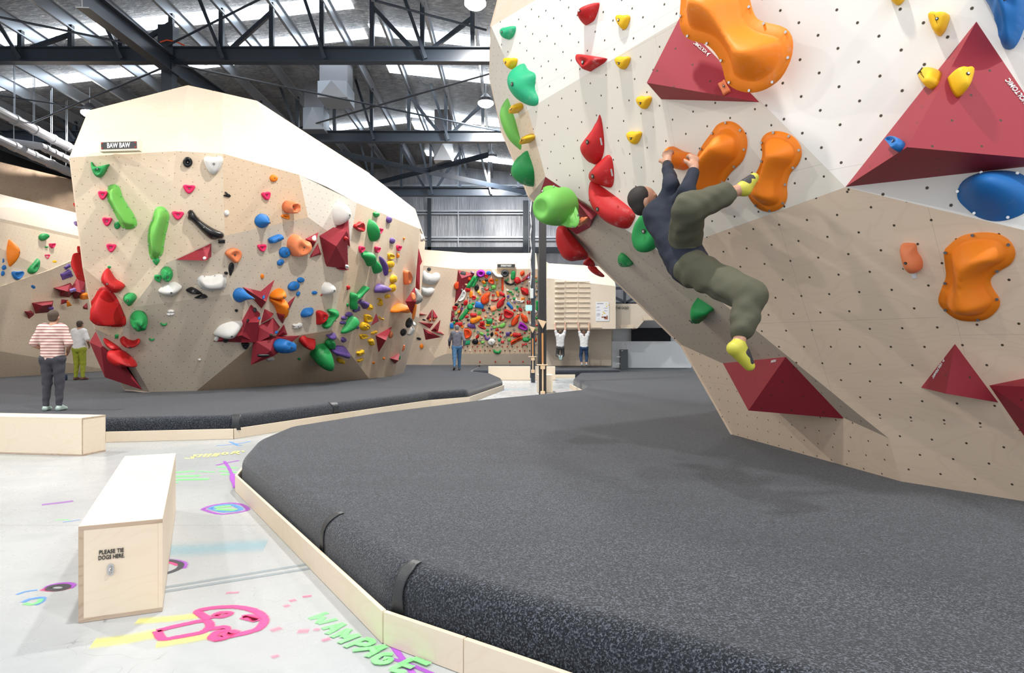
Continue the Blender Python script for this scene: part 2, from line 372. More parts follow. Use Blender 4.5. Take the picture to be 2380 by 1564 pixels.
# ducts
def duct(px0, px1, py0, py1, d, dep, lab):
    a, b = P(px0, py1, d), P(px1, py0, d); z1 = rz((a.x+b.x)/2)-.05
    t = thing('air_duct', lab, 'duct', ((a.x+b.x)/2, d+dep/2, a.z))
    mk('outlet_box', *boxg(((a.x+b.x)/2, d+dep/2, (a.z+b.z)/2), (b.x-a.x, dep, b.z-a.z)), STEEL, t)
    c = Vector(((a.x+b.x)/2, d, b.z)); m2 = Vector(((a.x+b.x)/2, d-.12, b.z-.02)); lo = [Vector((a.x, d, a.z)), Vector((b.x, d, a.z)), Vector((b.x, d, b.z)), Vector((a.x, d, b.z))]
    mk('deflector', lo+[m2], [(0, 1, 4), (1, 2, 4), (2, 3, 4), (3, 0, 4)], STEEL, t)
    mk('riser', *boxg(((a.x+b.x)/2, d+dep/2, (b.z+z1)/2), ((b.x-a.x)*.96, dep*.7, z1-b.z)), plain('grey duct', (.3, .3, .32), .4, .5), t)
duct(738, 806, 188, 226, 22.6, 1.1, 'square galvanised air outlet hanging under the foil roof, nearer and larger')
duct(1008, 1050, 334, 372, 28.5, .9, 'square galvanised air outlet below the middle truss, between boulder and right wall')
duct(704, 752, 250, 300, 25.4, .8, 'square galvanised air outlet just behind the boulder crest')
# pipes on the left
PVC = plain('grey pvc pipe', (.33, .33, .35), .35)
def pipe(pts, r, lab, hang):
    t = thing('pipe', lab, 'pipe', P(*pts[0])); mk('tube', *tubeg([P(*p) for p in pts], r, 14), PVC, t)
    A, B = P(*pts[-2]), P(*pts[-1])
    for s in (.12, .32, .5, .68, .85):
        q = A.lerp(B, s); d = (B-A).normalized(); mk('coupling', *tubeg([q-d*.09, q+d*.09], r*1.14, 14), PVC, t)
        if hang: mk('hanger', *tubeg([q, Vector((q.x, q.y, rz(q.x)-.1))], .012, 5), STEEL, t)
pipe([(-60, 230, 19), (185, 355, 25.5)], .15, 'thick grey pvc pipe hanging at left, the upper one', True)
pipe([(-60, 297, 19.5), (182, 410, 25.5)], .14, 'thick grey pvc pipe hanging at left, the lowest one along the plywood lining', True)
pipe([(-40, 322, 22), (95, 340, 22), (180, 382, 25)], .12, 'grey pvc pipe at left that bends between the other two pipes', False)
V, Fc = boxg((-20.0, 27, 8.6), (.4, 18, .6)); one('wall_beam', (V, Fc), BLACKST, 'black steel beam behind the grey pipes at left', 'beam')
# ---------------- mats and kerbs ----------------
def carpet():
    m = N('charcoal carpet over foam'); o = m.obj()
    s = m.noise(o, 120, 2, .75); big = m.noise(m.scale(o, (.5, 2.5, 1)), 1.1, 3); mid = m.noise(o, 60, 3, .6)
    c = m.mix(m.ramp(s, .49, .66), (.010, .012, .016), (.125, .14, .172))
    c = m.mix(m.math('MULTIPLY', m.ramp(mid, .4, .7), .4), c, (.055, .062, .08))
    c = m.mix(m.math('MULTIPLY', m.ramp(big, .45, .7), .3), c, (.022, .025, .032))
    m.l(c, m.b.inputs['Base Color']); m.b.inputs['Roughness'].default_value = .95; m.b.inputs['Specular IOR Level'].default_value = .15
    m.b.inputs['Sheen Weight'].default_value = .25; m.b.inputs['Sheen Roughness'].default_value = .4
    m.bump(s, .8, .006); return m.m
CARPET = carpet()
def inset(poly, d):
    n = len(poly); out = []
    ar = sum(poly[i][0]*poly[(i+1) % n][1]-poly[(i+1) % n][0]*poly[i][1] for i in range(n)); s = 1 if ar > 0 else -1
    for i in range(n):
        p0, p1, p2 = [Vector(poly[j][:2]) for j in (i-1, i, (i+1) % n)]
        e1 = (p1-p0).normalized(); e2 = (p2-p1).normalized(); n1 = Vector((-e1.y, e1.x))*s; n2 = Vector((-e2.y, e2.x))*s
        m = (n1+n2); m = m/max(m.dot(n1), .35) if m.length > 1e-6 else n1
        out.append(p1+m*d)
    return out
def roundc(poly, r, n=4):
    out = []; k = len(poly)
    for i in range(k):
        p0, p1, p2 = [Vector(poly[j][:2]) for j in (i-1, i, (i+1) % k)]
        a = p1+(p0-p1).normalized()*min(r, (p0-p1).length*.4); b = p1+(p2-p1).normalized()*min(r, (p2-p1).length*.4)
        for j in range(n+1):
            t = j/n; out.append(a*(1-t)**2+p1*2*t*(1-t)+b*t*t)
    return out
def mat_block(lab, poly, top=MZ, r=.12, rc=.1):
    pl = roundc(inset(poly, .025), rc); V = []; Fc = []; n = len(pl)
    rings = [(0, .0), (0, top-r)]+[(r*(1-math.cos(a)), top-r+r*math.sin(a)) for a in [math.pi/2*k/6 for k in range(1, 7)]]
    for d, z in rings:
        q = inset(pl, d) if d > 1e-6 else pl; V += [(p.x, p.y, z) for p in q]
    for k in range(len(rings)-1):
        for i in range(n): Fc.append((k*n+i, k*n+(i+1) % n, (k+1)*n+(i+1) % n, (k+1)*n+i))
    Fc.append(tuple((len(rings)-1)*n+i for i in range(n)))
    o = mk('crash_mat', V, Fc, CARPET, smooth=False); tag(o, lab, 'mat')
    for p in o.data.polygons: p.use_smooth = len(p.vertices) == 4 
    return o
def kerb(lab, pts, hgt=.145, th=.022):
    pts = [Vector(p[:2]) for p in pts]
    t = thing('kerb', lab, 'kerb', (pts[0].x, pts[0].y, 0))
    for a, b in zip(pts, pts[1:]):
        d = (b-a).normalized(); s = Vector((-d.y, d.x)); L = (b-a).length; k = max(1, round(L/2.4))
        for j in range(k):
            p, q = a.lerp(b, j/k)+d*.002, a.lerp(b, (j+1)/k)-d*.002
            V = [Vector((x.x, x.y, z)) for z in (0.001, hgt) for x in (p, q, q+s*th, p+s*th)]
            mk('board', V, [(0, 3, 2, 1), (4, 5, 6, 7), (0, 1, 5, 4), (1, 2, 6, 5), (2, 3, 7, 6), (3, 0, 4, 7)], BIRCH, t, bevel=.003)
            for r_, zz in ((p+d*.05, .035), (p+d*.05, .11), (q-d*.05, .035), (q-d*.05, .11)):
                c = Vector((r_.x, r_.y, zz)); 
                if r_.y < 11: mk('screw', *tubeg([c+Vector((s.x, s.y, 0))*.004, c-Vector((s.x, s.y, 0))*.002], .005, 8), HOLE, t)
g = lambda x, y, z=0: G(x, y, z)[:2]
NK = [g(552, 1141), g(899, 1494), g(1085, 1564), (1.9, 1.15)]
near_poly = NK+[(5.5, -.8), (12, -.8), (12, 27.5), (6.5, 27.4), g(1470, 864, MZ), g(1345, 866, MZ), g(1330, 878, MZ), g(1366, 893, MZ), g(1345, 905, MZ), g(1262, 914, MZ), g(1130, 926, MZ), g(860, 959, MZ), g(660, 990, MZ), g(588, 1019, MZ)]
mat_block('large charcoal carpeted crash mat filling the foreground under the right climbing wall', near_poly, rc=.16)
kerb('pale plywood kerb around the foreground crash mat, bending at the near corner', [NK[3], NK[2], NK[1], NK[0], g(588, 1019, MZ)])
kerb('short plywood kerb at the far end of the large foreground mat', [Vector(near_poly[13])+Vector((-.05, 0)), Vector(near_poly[11])+Vector((-.06, 0)), Vector(near_poly[10])+Vector((-.06, 0))])
LK = [(-16.2, 9.25), (-5.5, 9.33), g(543, 1020), (-1.76, 14.86), g(1090, 937), g(1170, 906)]
left_poly = LK+[(-.3, 21.5), (-.75, 25.2), (-1.7, 27.3), (-1.7, 36.4), (-16.2, 36.4)]
mat_block('charcoal carpeted crash mat under the boulder, reaching to the left wall', left_poly)
kerb('long pale plywood kerb along the front of the mat under the boulder', LK[::-1])
wm = [(1.5, 28.2), (4.6, 28.9), (4.7, 36.4), (-1.66, 36.4), (-1.66, 28.2)]
mat_block('charcoal mat under the hanging women and the spray board, far away', wm)
kerb('distant plywood kerb in front of the mat under the hanging women', [(1.6, 28.15), (2.6, 28.4)][::-1])
TAPE = plain('matt black patch', (.02, .024, .028), .5, bump=.5)
def patch(lab, pts, top):
    # black vinyl patch folded over the rounded mat edge, following the mat profile
    a, b = Vector(pts[0]), Vector(pts[1]); d = (b-a).normalized(); s = Vector((-d.y, d.x)); V = []; n = 6
    if s.dot(Vector(top)-a) < 0: s = -s
    r = .12; prof = [(-.004, .12), (-.004, MZ-r)]+[(r*(1-math.cos(t))-.004, MZ-r+r*math.sin(t)+.003) for t in [math.pi/2*k/6 for k in range(1, 7)]]
    for o_, z in prof:
        for j in range(n+1):
            wv = (j/n-.5); sh = (1-.3*math.sin((z-.12)*14))*(1 if z < MZ-.01 else .7); p = (a+b)/2+d*((b-a).length*wv*sh)+s*(o_+.022); V.append((p.x, p.y, z))
    Fc = [(k*(n+1)+j, k*(n+1)+j+1, (k+1)*(n+1)+j+1, (k+1)*(n+1)+j) for k in range(len(prof)-1) for j in range(n)]
    o = mk('patch', V, Fc, TAPE, smooth=True); m = o.modifiers.new('s', 'SOLIDIFY'); m.thickness = .004; m.offset = 1
    tag(o, lab, 'patch', 'black patches on the mat edges')
def along(a, b, t): return Vector(a).lerp(Vector(b), t)
patch('black patch over the mat seam at the near kerb corner', (along(NK[1], NK[2], .02), along(NK[1], NK[2], .2)), (1.5, 3.5))
patch('black patch on the foreground mat edge, halfway along the left kerb', (along(NK[0], NK[1], .70), along(NK[0], NK[1], .722)), (1.5, 5))
patch('black patch on the boulder mat front edge, above the kerb bend', (along(LK[1], LK[2], .97), along(LK[1], LK[2], 1.06)), (-5, 13))
patch('black patch on the boulder mat edge, right of the kerb bend', (along(LK[2], LK[3], .4), along(LK[2], LK[3], .44)), (-8, 14))
# ---------------- right climbing wall ----------------
def wb(px, py): return (px, py, (py-HY)/(F*(CH-MZ)), 60)
RV = {'b1': wb(1703, 1010), 'b2': wb(2095, 1119), 'b3': wb(2480, 1181), 'k2': (2065, 1018, .1985, 2), 'k3': (2480, 1008, .238), 'k1': (2001, 967, .199), 'kx': (2366, 999, .229),
      'a': (1585, 802, .130), 'b': (1230, 456, .150), 'c': (1268, 411, .161), 'd': (1537, 588, .185, 2), 'e': (1965, 435, .2326, 3), 'f': (1580, 45, .198), 'g': (1259, 235, .164), 'g2': (1227, 256, .160),
      'h': (1142, 62, .150), 'i': (1245, 0, .158), 'i2': (1258, -60, .160), 'f2': (1581, -130, .193), 'r1': (2480, -130, .25), 'r2': (2480, 559, .266), 'j': (1138, 180, .144), 'm': (1165, 300, .146), 'h0': (1175, -60, .152)}
RF = {'R0': 'h g2 m j', 'R2': 'h i i2 g g2', 'R1': 'h h0 i2 i', 'R3': 'g2 c b m', 'R11': 'i2 f2 f g', 'R10': 'f2 r1 r2 e f', 'R4': 'g2 g f e d c', 'R5': 'b c d k1 k2 a', 'R6': 'e kx k1 d', 'R9': 'e r2 k3 kx', 'R8': 'k1 kx k3 b3 b2 k2', 'R7': 'a k2 b2 b1'}
RF = {k: v.split() for k, v in RF.items()}
RP = solve(RV, RF)
RM = {'R0': CREAM, 'R1': PLAIN_PLY, 'R2': WHITEP, 'R3': PLY, 'R11': WHITEP, 'R10': WHITEP, 'R4': CREAM, 'R5': panel_mat('taupe painted panel drilled', (.60, .52, .42), (.53, .45, .36), grain=.12), 'R6': PLYD, 'R9': PLYD, 'R8': PLYD, 'R7': PLYD}
wall = thing('climbing_wall', 'tall faceted overhanging climbing wall filling the right side of the picture', 'climbing wall', (RP['b2'].x+1, RP['b2'].y+1, MZ))
for k, v in RF.items(): slab('wall_panel', [RP[q] for q in v], RM[k], wall, pname=k)
# hidden back of the wall: carry the outline back and close it
back = ['b1', 'a', 'b', 'm', 'j', 'h', 'h0']
bp = [Vector((4.0, 11.5, MZ)), Vector((3.4, 11.5, 1.6)), Vector((2.6, 11.0, 3.3)), Vector((2.5, 10.8, 4.2)), Vector((2.6, 10.6, 4.6)), Vector((2.8, 10.5, 5.2)), Vector((3.0, 10.5, 5.9))]
for i in range(len(back)-1):
    slab('wall_panel', [RP[back[i]], RP[back[i+1]], bp[i+1], bp[i]], PLYD, wall, pname='rb%d' % i)
for k_, (q0, q1) in enumerate([('b3', 'k3'), ('k3', 'r2'), ('r2', 'r1')]): slab('wall_panel', [RP[q0], RP[q1], RP[q1]+Vector((1.6, 4.5, 0)), RP[q0]+Vector((1.6, 4.5, 0))], PLYD, wall, pname='rr%d' % k_)
# ---------------- boulder ----------------
BV = {'A': (163, 366, 1/13.6), 'B': (206, 259, 1/14.2), 'T0': (436, 200, 1/14.6), 'T1': (518, 218, 1/14.8), 'T2': (597, 236, 1/15.6), 'C': (409, 351, 1/13.0, 3), 'D': (518, 357, 1/13.2, 3), 'E': (695, 406, 1/14.84, 3),
      'Fm': (829, 471, 1/17.7, 3), 'Gq': (976, 532, 1/20.6, 3), 'Hq': (963, 485, 1/21.0), 'I1': (737, 327, 1/17.2), 'I2': (762, 435, 1/16.1), 'I3': (858, 404, 1/18.9),
      'J': (384, 613, 1/13.7, 2), 'K': (522, 548, 1/13.6, 2), 'L': (716, 505, 1/15.0, 2), 'M': (813, 573, 1/17.0, 2), 'Nn': (771, 767, 1/16.6), 'O': (593, 796, 1/14.3), 'Q': (534, 684, 1/13.9), 'R': (308, 714, 1/14.0), 'S': (277, 788, 1/14.4),
      'U': (194, 622, 1/14.2), 'W1': (222, 765, 1/14.9), 'W2': (290, 905, 1/15.6), 'b1': wb(348, 911), 'b2': wb(456, 909), 'b3': wb(858, 880), 'b4': wb(914, 874), 'X': (958, 731, 1/21.3, 2)}
BF = {'B1': 'A B T0 C', 'B2': 'T0 T1 D C', 'B3': 'T1 T2 E D', 'B4a': 'T2 I1 I2 E', 'B4b': 'I1 I3 Fm I2', 'B4c': 'I3 Hq Gq Fm', 'B5': 'A C J R U', 'B6': 'C D K J', 'B7': 'D E L K', 'B8': 'E Fm M L', 'B9': 'Fm Gq X M',
      'B10a': 'J K Q R', 'B10c': 'K L M Nn O Q', 'B10b': 'R Q O b2 b1 S', 'B12': 'O Nn b3 b2', 'B14': 'M X b4 b3 Nn', 'B11': 'U R S W1', 'B13': 'W1 S b1 W2'}
BF = {k: v.split() for k, v in BF.items()}
BP = solve(BV, BF)
TAUPE = RM['R5']; CREAMP = panel_mat('cream painted plain panel', (.76, .72, .64), (.70, .65, .56), holes=False, grain=.12)
BM = {'B1': PLAIN_PLY, 'B2': PLAIN_PLY, 'B3': PLAIN_PLY, 'B4a': CREAMP, 'B4b': CREAMP, 'B4c': PLAIN_PLY, 'B5': PLY, 'B6': PLY, 'B7': PLYW, 'B8': CREAM, 'B9': PLY, 'B10a': TAUPE, 'B10c': TAUPE, 'B10b': TAUPE, 'B12': PLYW, 'B14': PLYW, 'B11': PLYW, 'B13': TAUPE}
boulder = thing('climbing_boulder', 'tall faceted plywood boulder standing free on the mat, sign on its brow', 'climbing boulder', (BP['b2'].x, BP['b2'].y+3, MZ))
for k, v in BF.items(): slab('wall_panel', [BP[q] for q in v], BM[k], boulder, pname=k)
bk = ['b1', 'W2', 'W1', 'U', 'A', 'B', 'T0', 'T1', 'T2', 'I1', 'I3', 'Hq', 'Gq', 'X', 'b4']
bq = []
for q in bk:
    p = BP[q]; bq.append(Vector((p.x*.9+(-.45), max(p.y+2.6, 19.8 if p.x < -6 else p.y+2.0), p.z-(.6 if p.z > 5.5 else 0))))
for i in range(len(bk)-1): slab('wall_panel', [BP[bk[i]], BP[bk[i+1]], bq[i+1], bq[i]], PLYD, boulder, pname='bb%d' % i)
# ---------------- left climbing wall ----------------
def lw(px, py, x=WX+.25): d = (x)*F/(px-CX); return P(px, py, d)
LP = {'t0': lw(-300, 377, -15.7), 't1': lw(260, 515, -15.7), 'm0': lw(-300, 440, -15.3), 'm1': lw(260, 566, -15.3), 'q0': lw(-300, 765, -15.2), 'q1': lw(260, 565.5, -15.3), 'q2': lw(115, 628, -15.0), 'b0': lw(-300, 896, -16.0), 'b1': lw(262, 861, -16.0)}
lwall = thing('climbing_wall', 'plywood climbing wall along the left side, behind the boulder', 'climbing wall', (-16, 24, MZ))
for nm, vs, mt in [('L0', 't0 t1 m1 m0', PLAIN_PLY), ('L1', 'm0 m1 q2 q0', PLY), ('L2', 'q0 q2 q1 b1 b0', PLY)]:
    slab('wall_panel', [LP[q] for q in vs.split()], mt, lwall, pname=nm)
# ---------------- far walls ----------------
WV = {'a': (958, 578, 1/35.8), 'b': (1090, 588, 1/35.4), 'c': (1246, 588, 1/35.0), 'd': (958, 614, 1/35), 'e': (1062, 625, 1/34.3), 'f': (1250, 625, 1/34.3), 'g': (1038, 822, 1/35.9), 'h': (1250, 822, 1/35.9),
      'i': (1011, 832, 1/36), 'j': (940, 730, 1/35.2), 'k': (1000, 849, 1/36.1), 'l': (1250, 849, 1/36.1), 'm': (930, 851, 1/35.9), 'c2': (1254, 602, 1/36.2), 'f2': (1257, 640, 1/36), 'h2': (1257, 822, 1/36.3)}
WF = {'W0': 'a b c f e d', 'WL': 'd e g i j', 'WB': 'e f h g', 'WK': 'g h l k i', 'WM': 'j i k m', 'WS': 'c c2 f2 f'}
WF = {k: v.split() for k, v in WF.items()}
WP = solve(WV, WF)
fw = thing('climbing_wall', 'far plywood climbing wall carrying the crowded spray board', 'climbing wall', (-2, 36, MZ))
for k, v in WF.items(): slab('wall_panel', [WP[q] for q in v], {'W0': PLAIN_PLY, 'WL': PLYD, 'WB': PLYW, 'WK': PLAIN_PLY, 'WM': PLYD, 'WS': PLAIN_PLY}[k], fw, pname=k)
# campus board
d1, d2 = 31.0, 33.5
cb = thing('training_board', 'big pale plywood training board with rows of rungs, above the hanging women', 'training board', P(1350, 764, d1))
slab('board_panel', [P(1271, 646, d1), P(1431, 665, d1), P(1431, 764, d1), P(1271, 766, d1)], PLAIN_PLY, cb, pname='CB')
setplane('CB', [P(1271, 646, d1), P(1431, 646, d1), P(1431, 766, d1), P(1271, 766, d1)])
slab('board_panel', [P(1275, 612, d2), P(1420, 620, d2), P(1431, 665, d1), P(1271, 646, d1)], PLAIN_PLY, cb, pname='CT')
slab('board_panel', [P(1271, 646, d1), P(1271, 766, d1), P(1256, 790, d2), P(1256, 600, d2), P(1275, 612, d2)], PLAIN_PLY, cb, pname='CS')
slab('board_panel', [P(1271, 766, d1), P(1431, 764, d1), P(1422, 768, d2), P(1262, 770, d2)], PLYD, cb, pname='CU')
slab('back_panel', [P(1262, 768, d2), P(1421, 768, d2), P(1421, 850, d2), P(1262, 850, d2)], PLAIN_PLY, cb, pname='CW')
slab('back_panel', [P(1421, 768, d2), P(1421, 850, d2), P(1425, 850, d2+1), P(1425, 768, d2+1)], PLAIN_PLY, cb, pname='CW2')
rows = [655, 667, 678.5, 690, 702, 713, 725, 737, 748.5, 760.5]
for r, py in enumerate(rows):
    for ci, (x0, x1, th) in enumerate([(1290, 1312, .09), (1315, 1342, .045), (1345, 1371, .045)]):
        x0 -= r*.15; a, b = P(x0, py, d1-.05), P(x1-r*.15, py, d1-.05)
        if ci == 0: mk('rung', *tubeg([a, b], th/1.6, 10), BIRCH, cb)
        else: mk('rung', *beamg(a, b, .09, th), BIRCH, cb, bevel=.006)
a, b = P(1373, 760.5, d1-.05), P(1398, 760.5, d1-.05); mk('rung', *beamg(a, b, .08, .045), BIRCH, cb)
for x0, x1 in ((1312.5, 1314.5), (1342.5, 1344.5)):
    mk('spacer_strip', *beamg(P(x0+.5, 652, d1-.02), P(x0-1, 764, d1-.02), .04, .04), BIRCH, cb)
# poster on the board
po = thing('poster', 'white instruction poster with yellow marks and a brown figure, right of the rungs', 'poster', P(1400, 746, d1-.06))
PW = plain('poster paper', (.78, .79, .82), .4)
mk('sheet', *boxg(tuple(P(1400, 724, d1-.03)), (.6, .012, .86)), PW, po)
INKB = plain('grey print', (.25, .27, .34), .5); INKY = plain('yellow print', (.85, .6, .03), .5); INKR = plain('brown print', (.32, .11, .05), .5)
for (x, y, ww, hh, mm) in [(1395, 705.5, 15, 1.6, INKB), (1391, 713, 6, .8, INKB), (1391, 721, 9, .8, INKB), (1408, 716, 9, .8, INKB), (1391, 729, 8, .8, INKB), (1408, 722, 8, .8, INKB), (1390, 734, 8, .8, INKB), (1409, 706, 2, 2, INKY), (1414, 709, 2, 2, INKY), (1410, 712, 3, 2, INKY),
                          (1402, 725, 3, 2, INKY), (1405, 728, 4, 2, INKY), (1400, 731, 2, 2, INKY), (1407, 739, 5, 6, INKR), (1403, 737, 10, 3, INKR), (1411, 738, 3, 9, INKR), (1389, 715, 7, .5, INKB), (1391, 731, 8, .5, INKB), (1392, 741, 4, .5, INKB)]:
    c = P(x, y, d1-.043); mk('print', *boxg(tuple(c), (ww*d1/F, .004, hh*d1/F)), mm, po)
# dojo corner: white room behind
WHT = plain('white painted plasterboard', (.72, .76, .80), .6, var=.02)
struct('wall_room', *boxg((5.9+.2, 34.4, 1.45), (5.6, .15, 2.8)), WHT)
struct('wall_nook', *boxg((6.1, 34.0, .9), (5.4, .5, 1.3)), WHT)
struct('wall_step', *boxg((4.2, 34.2, 3.0), (.5, .1, .0+.1)), WHT)
one('screen', boxg(tuple(P(1513, 784.5, 33.9)), (91/F*33.9, .1, 45/F*33.9)), plain('black screen', (.005, .006, .009), .5, spec=.2), 'wide black screen on the pale blue-white wall under the wooden board', 'screen', bevel=.01)
dj = thing('training_board', 'small plywood board reading THE DOJO with two wooden finger boards', 'training board', P(1470, 763, 32))
DJ = [P(1428, 707, 32), P(1560, 707, 32), P(1560, 742, 32), P(1495, 746, 32), P(1480, 763, 32), P(1428, 764, 32)]
slab('board_panel', DJ, PLAIN_PLY, dj, pname='DJ'); slab('edge', [DJ[4], DJ[3], DJ[3]+Vector((.1, 2.2, 0)), DJ[4]+Vector((.1, 2.2, 0))], PLYD, dj, pname='dj2')
slab('edge', [DJ[0], DJ[1], DJ[1]+Vector((0, 2.2, 0)), DJ[0]+Vector((0, 2.2, 0))], PLYD, dj, pname='dj3')
for x0, x1, y in ((1441, 1472, 759), (1494, 1520, 740)):
    for k in range(3):
        mk('finger_board', *boxg(tuple(P((x0+x1)/2, y-3+k*3, 31.85-.05*k)), ((x1-x0-k)*32/F, .06+.05*k, .05)), BIRCH, dj)
# window frame above the dojo
wf = thing('window_truss', 'dark steel cross-braced frame between the training board and the right wall', 'frame', P(1455, 706, 36))
for a, b in [((1425, 705), (1560, 705)), ((1452, 668), (1452, 705)), ((1425, 690), (1452, 702)), ((1452, 704), (1480, 690)), ((1425, 670), (1560, 670)), ((1500, 668), (1500, 705))]:
    mk('bar', *beamg(P(a[0], a[1], 36), P(b[0], b[1], 36), .12, .14), DARKST, wf)
# drinking fountain
fo = thing('drinking_fountain', 'tall dark grey drinking fountain cabinet beside the white wall', 'drinking fountain', (P(1451, 861, 33).x, 33.2, MZ))
c = P(1451, 836, 33); mk('cabinet', *boxg((c.x, 33.2, c.z), (.36, .36, .98)), plain('dark grey cabinet', (.06, .075, .085), .4), fo, bevel=.01)
mk('spout', *tubeg([P(1455, 812, 33.1), P(1456, 805, 33.1), P(1455, 801, 33.1), P(1452, 800.5, 33.1), P(1451.5, 803, 33.1)], .012, 8), STEEL, fo)
mk('badge', *boxg(tuple(P(1446, 815, 32.99)), (.08, .01, .03)), PW, fo)
for y in (829, 845): mk('bracket', *boxg(tuple(P(1437, y, 33.1)), (.2, .05, .04)), STEEL, fo)
# ---------------- benches ----------------
def bench(lab, c0, l, wdir, L, Wd, H, sockets=None):
    l = Vector((*l, 0)).normalized(); s = Vector((*wdir, 0)).normalized(); c0 = Vector((*c0, 0)); t = thing('bench', lab, 'bench', c0+l*L/2+s*Wd/2, 'plywood box benches'); th = .02
    z = Vector((0, 0, 1))
    def B(n, o0, dl, dw, dz, mt): 
        c = c0+l*(o0[0]+dl/2)+s*(o0[1]+dw/2)+z*(o0[2]+dz/2); mk(n, *boxg(c, (dl, dw, dz), ax=(l, s, z)), mt, t, bevel=.0015)
    B('top', (0, 0, H-th), L, Wd, th, BIRCH); B('base', (0, 0, 0.001), L, Wd, th, EDGE)
    B('side_panel', (0, 0, th), L, th, H-2*th, BIRCH); B('side_panel', (0, Wd-th, th), L, th, H-2*th, BIRCH)
    B('end_panel', (.001, th, th), th, Wd-2*th, H-2*th, BIRCH); B('end_panel', (L-th, th, th), th, Wd-2*th, H-2*th, BIRCH)
    B('edge_strip', (-.001, 0, H-th), .002, Wd, th, EDGE); B('edge_strip', (-.001, 0, .001), .002, Wd, th, EDGE); B('edge_strip', (-.001, 0, th), .002, th, H-2*th, EDGE)
    return t
p0 = Vector(g(182, 1449)); p1 = Vector(g(378, 1421)); wd = (p1-p0).normalized(); ld = Vector((-wd.y, wd.x))
nb = bench('near plywood box bench reading PLEASE TIE DOGS HERE, on the concrete floor', p0, ld, wd, 2.28, (p1-p0).length, .455)
q0 = Vector(g(190, 1060)); q1 = Vector(g(0, 1054.5)); ld2 = (q1-q0).normalized(); wd2 = Vector((ld2.y, -ld2.x)); wd2 = -wd2 if wd2.y < 0 else wd2
bench('long plywood box bench at the left edge, in front of the boulder mat', q0, ld2, wd2, 3.0, .38, .452)
r0 = Vector(g(1135, 884)); bench('low plywood box bench far away before the spray board', r0, (1, 0), (0, 1), 1.6, .4, .53)
r0 = Vector(g(1243, 884)); bench('far plywood box bench just right of the black column', r0, (1, 0), (0, 1), .78, .4, .53)
r0 = Vector(g(1250, 913)); bench('small plywood box bench behind the foot of the black column', r0, (1, 0), (0, 1), .42, .8, .5)
# ---------------- climbing holds ----------------
def catmull(pts, n, closed=True):
    k = len(pts); out = []; pts = [np.array(p, float) for p in pts]
    L = [np.linalg.norm(pts[(i+1) % k]-pts[i]) for i in range(k)]; T = sum(L); acc = np.cumsum([0]+L)
    for j in range(n):
        s = T*j/n; i = min(int(np.searchsorted(acc, s, 'right')-1), k-1); t = (s-acc[i])/max(L[i], 1e-9)
        p0, p1, p2, p3 = pts[i-1], pts[i], pts[(i+1) % k], pts[(i+2) % k]
        out.append(.5*((2*p1)+(-p0+p2)*t+(2*p0-5*p1+4*p2-p3)*t*t+(-p0+3*p1-3*p2+p3)*t**3))
    return out
def spine(P2):
    A = np.array(P2); c = A.mean(0); U, S, Vt = np.linalg.svd(A-c); ax = Vt[0]; q = (A-c)@ax; r = (A-c)@Vt[1]
    L = q.max()-q.min(); W = r.max()-r.min()
    if L < 1.25*W: return [c]
    m = []; e = min(W*.5, L*.4); n = len(A)
    for s in np.linspace(q.min()+e*.85, q.max()-e*.85, 5):
        xs = []
        for i in range(n):
            a, b = q[i], q[(i+1) % n]
            if (a-s)*(b-s) <= 0 and a != b: t = (s-a)/(b-a); xs.append(r[i]+(r[(i+1) % n]-r[i])*t)
        if len(xs) >= 2: m.append(c+ax*s+Vt[1]*(min(xs)+max(xs))/2)
    return m or [c]
def nearest(sp, p):
    if len(sp) == 1: return sp[0]
    best = None; bd = 1e9
    for a, b in zip(sp, sp[1:]):
        ab = b-a; t = max(0, min(1, ((p-a)@ab)/max(ab@ab, 1e-12))); q = a+ab*t; d = np.linalg.norm(p-q)
        if d < bd: bd, best = d, q
    return best
PROF = {
 'dome': [(0, 0), (.0, .25), (.06, .5), (.18, .74), (.36, .9), (.62, .98), (1, 1)],
 'flange': [(0, 0), (0, .06), (.10, .075), (.13, .09), (.20, .34), (.32, .62), (.5, .84), (.72, .96), (1, 1)],
 'flat': [(0, 0), (.02, .6), (.1, .9), (.3, 1), (1, 1)],
 'cone': [(0, 0), (0, .05), (.1, .1), (.35, .28), (.6, .52), (.8, .78), (.92, .94), (1, 1)],
 'leaf': [(0, 0), (.02, .12), (.25, .42), (.55, .75), (.8, .94), (1, 1)],
 'dish': [(0, 0), (0, .5), (.08, .85), (.2, 1), (.4, .95), (.65, .7), (1, .62)],
 'ring': [(0, 0), (.02, .6), (.15, .92), (.4, 1), (.6, .85), (.7, .4), (.9, .25), (1, .25)],
}
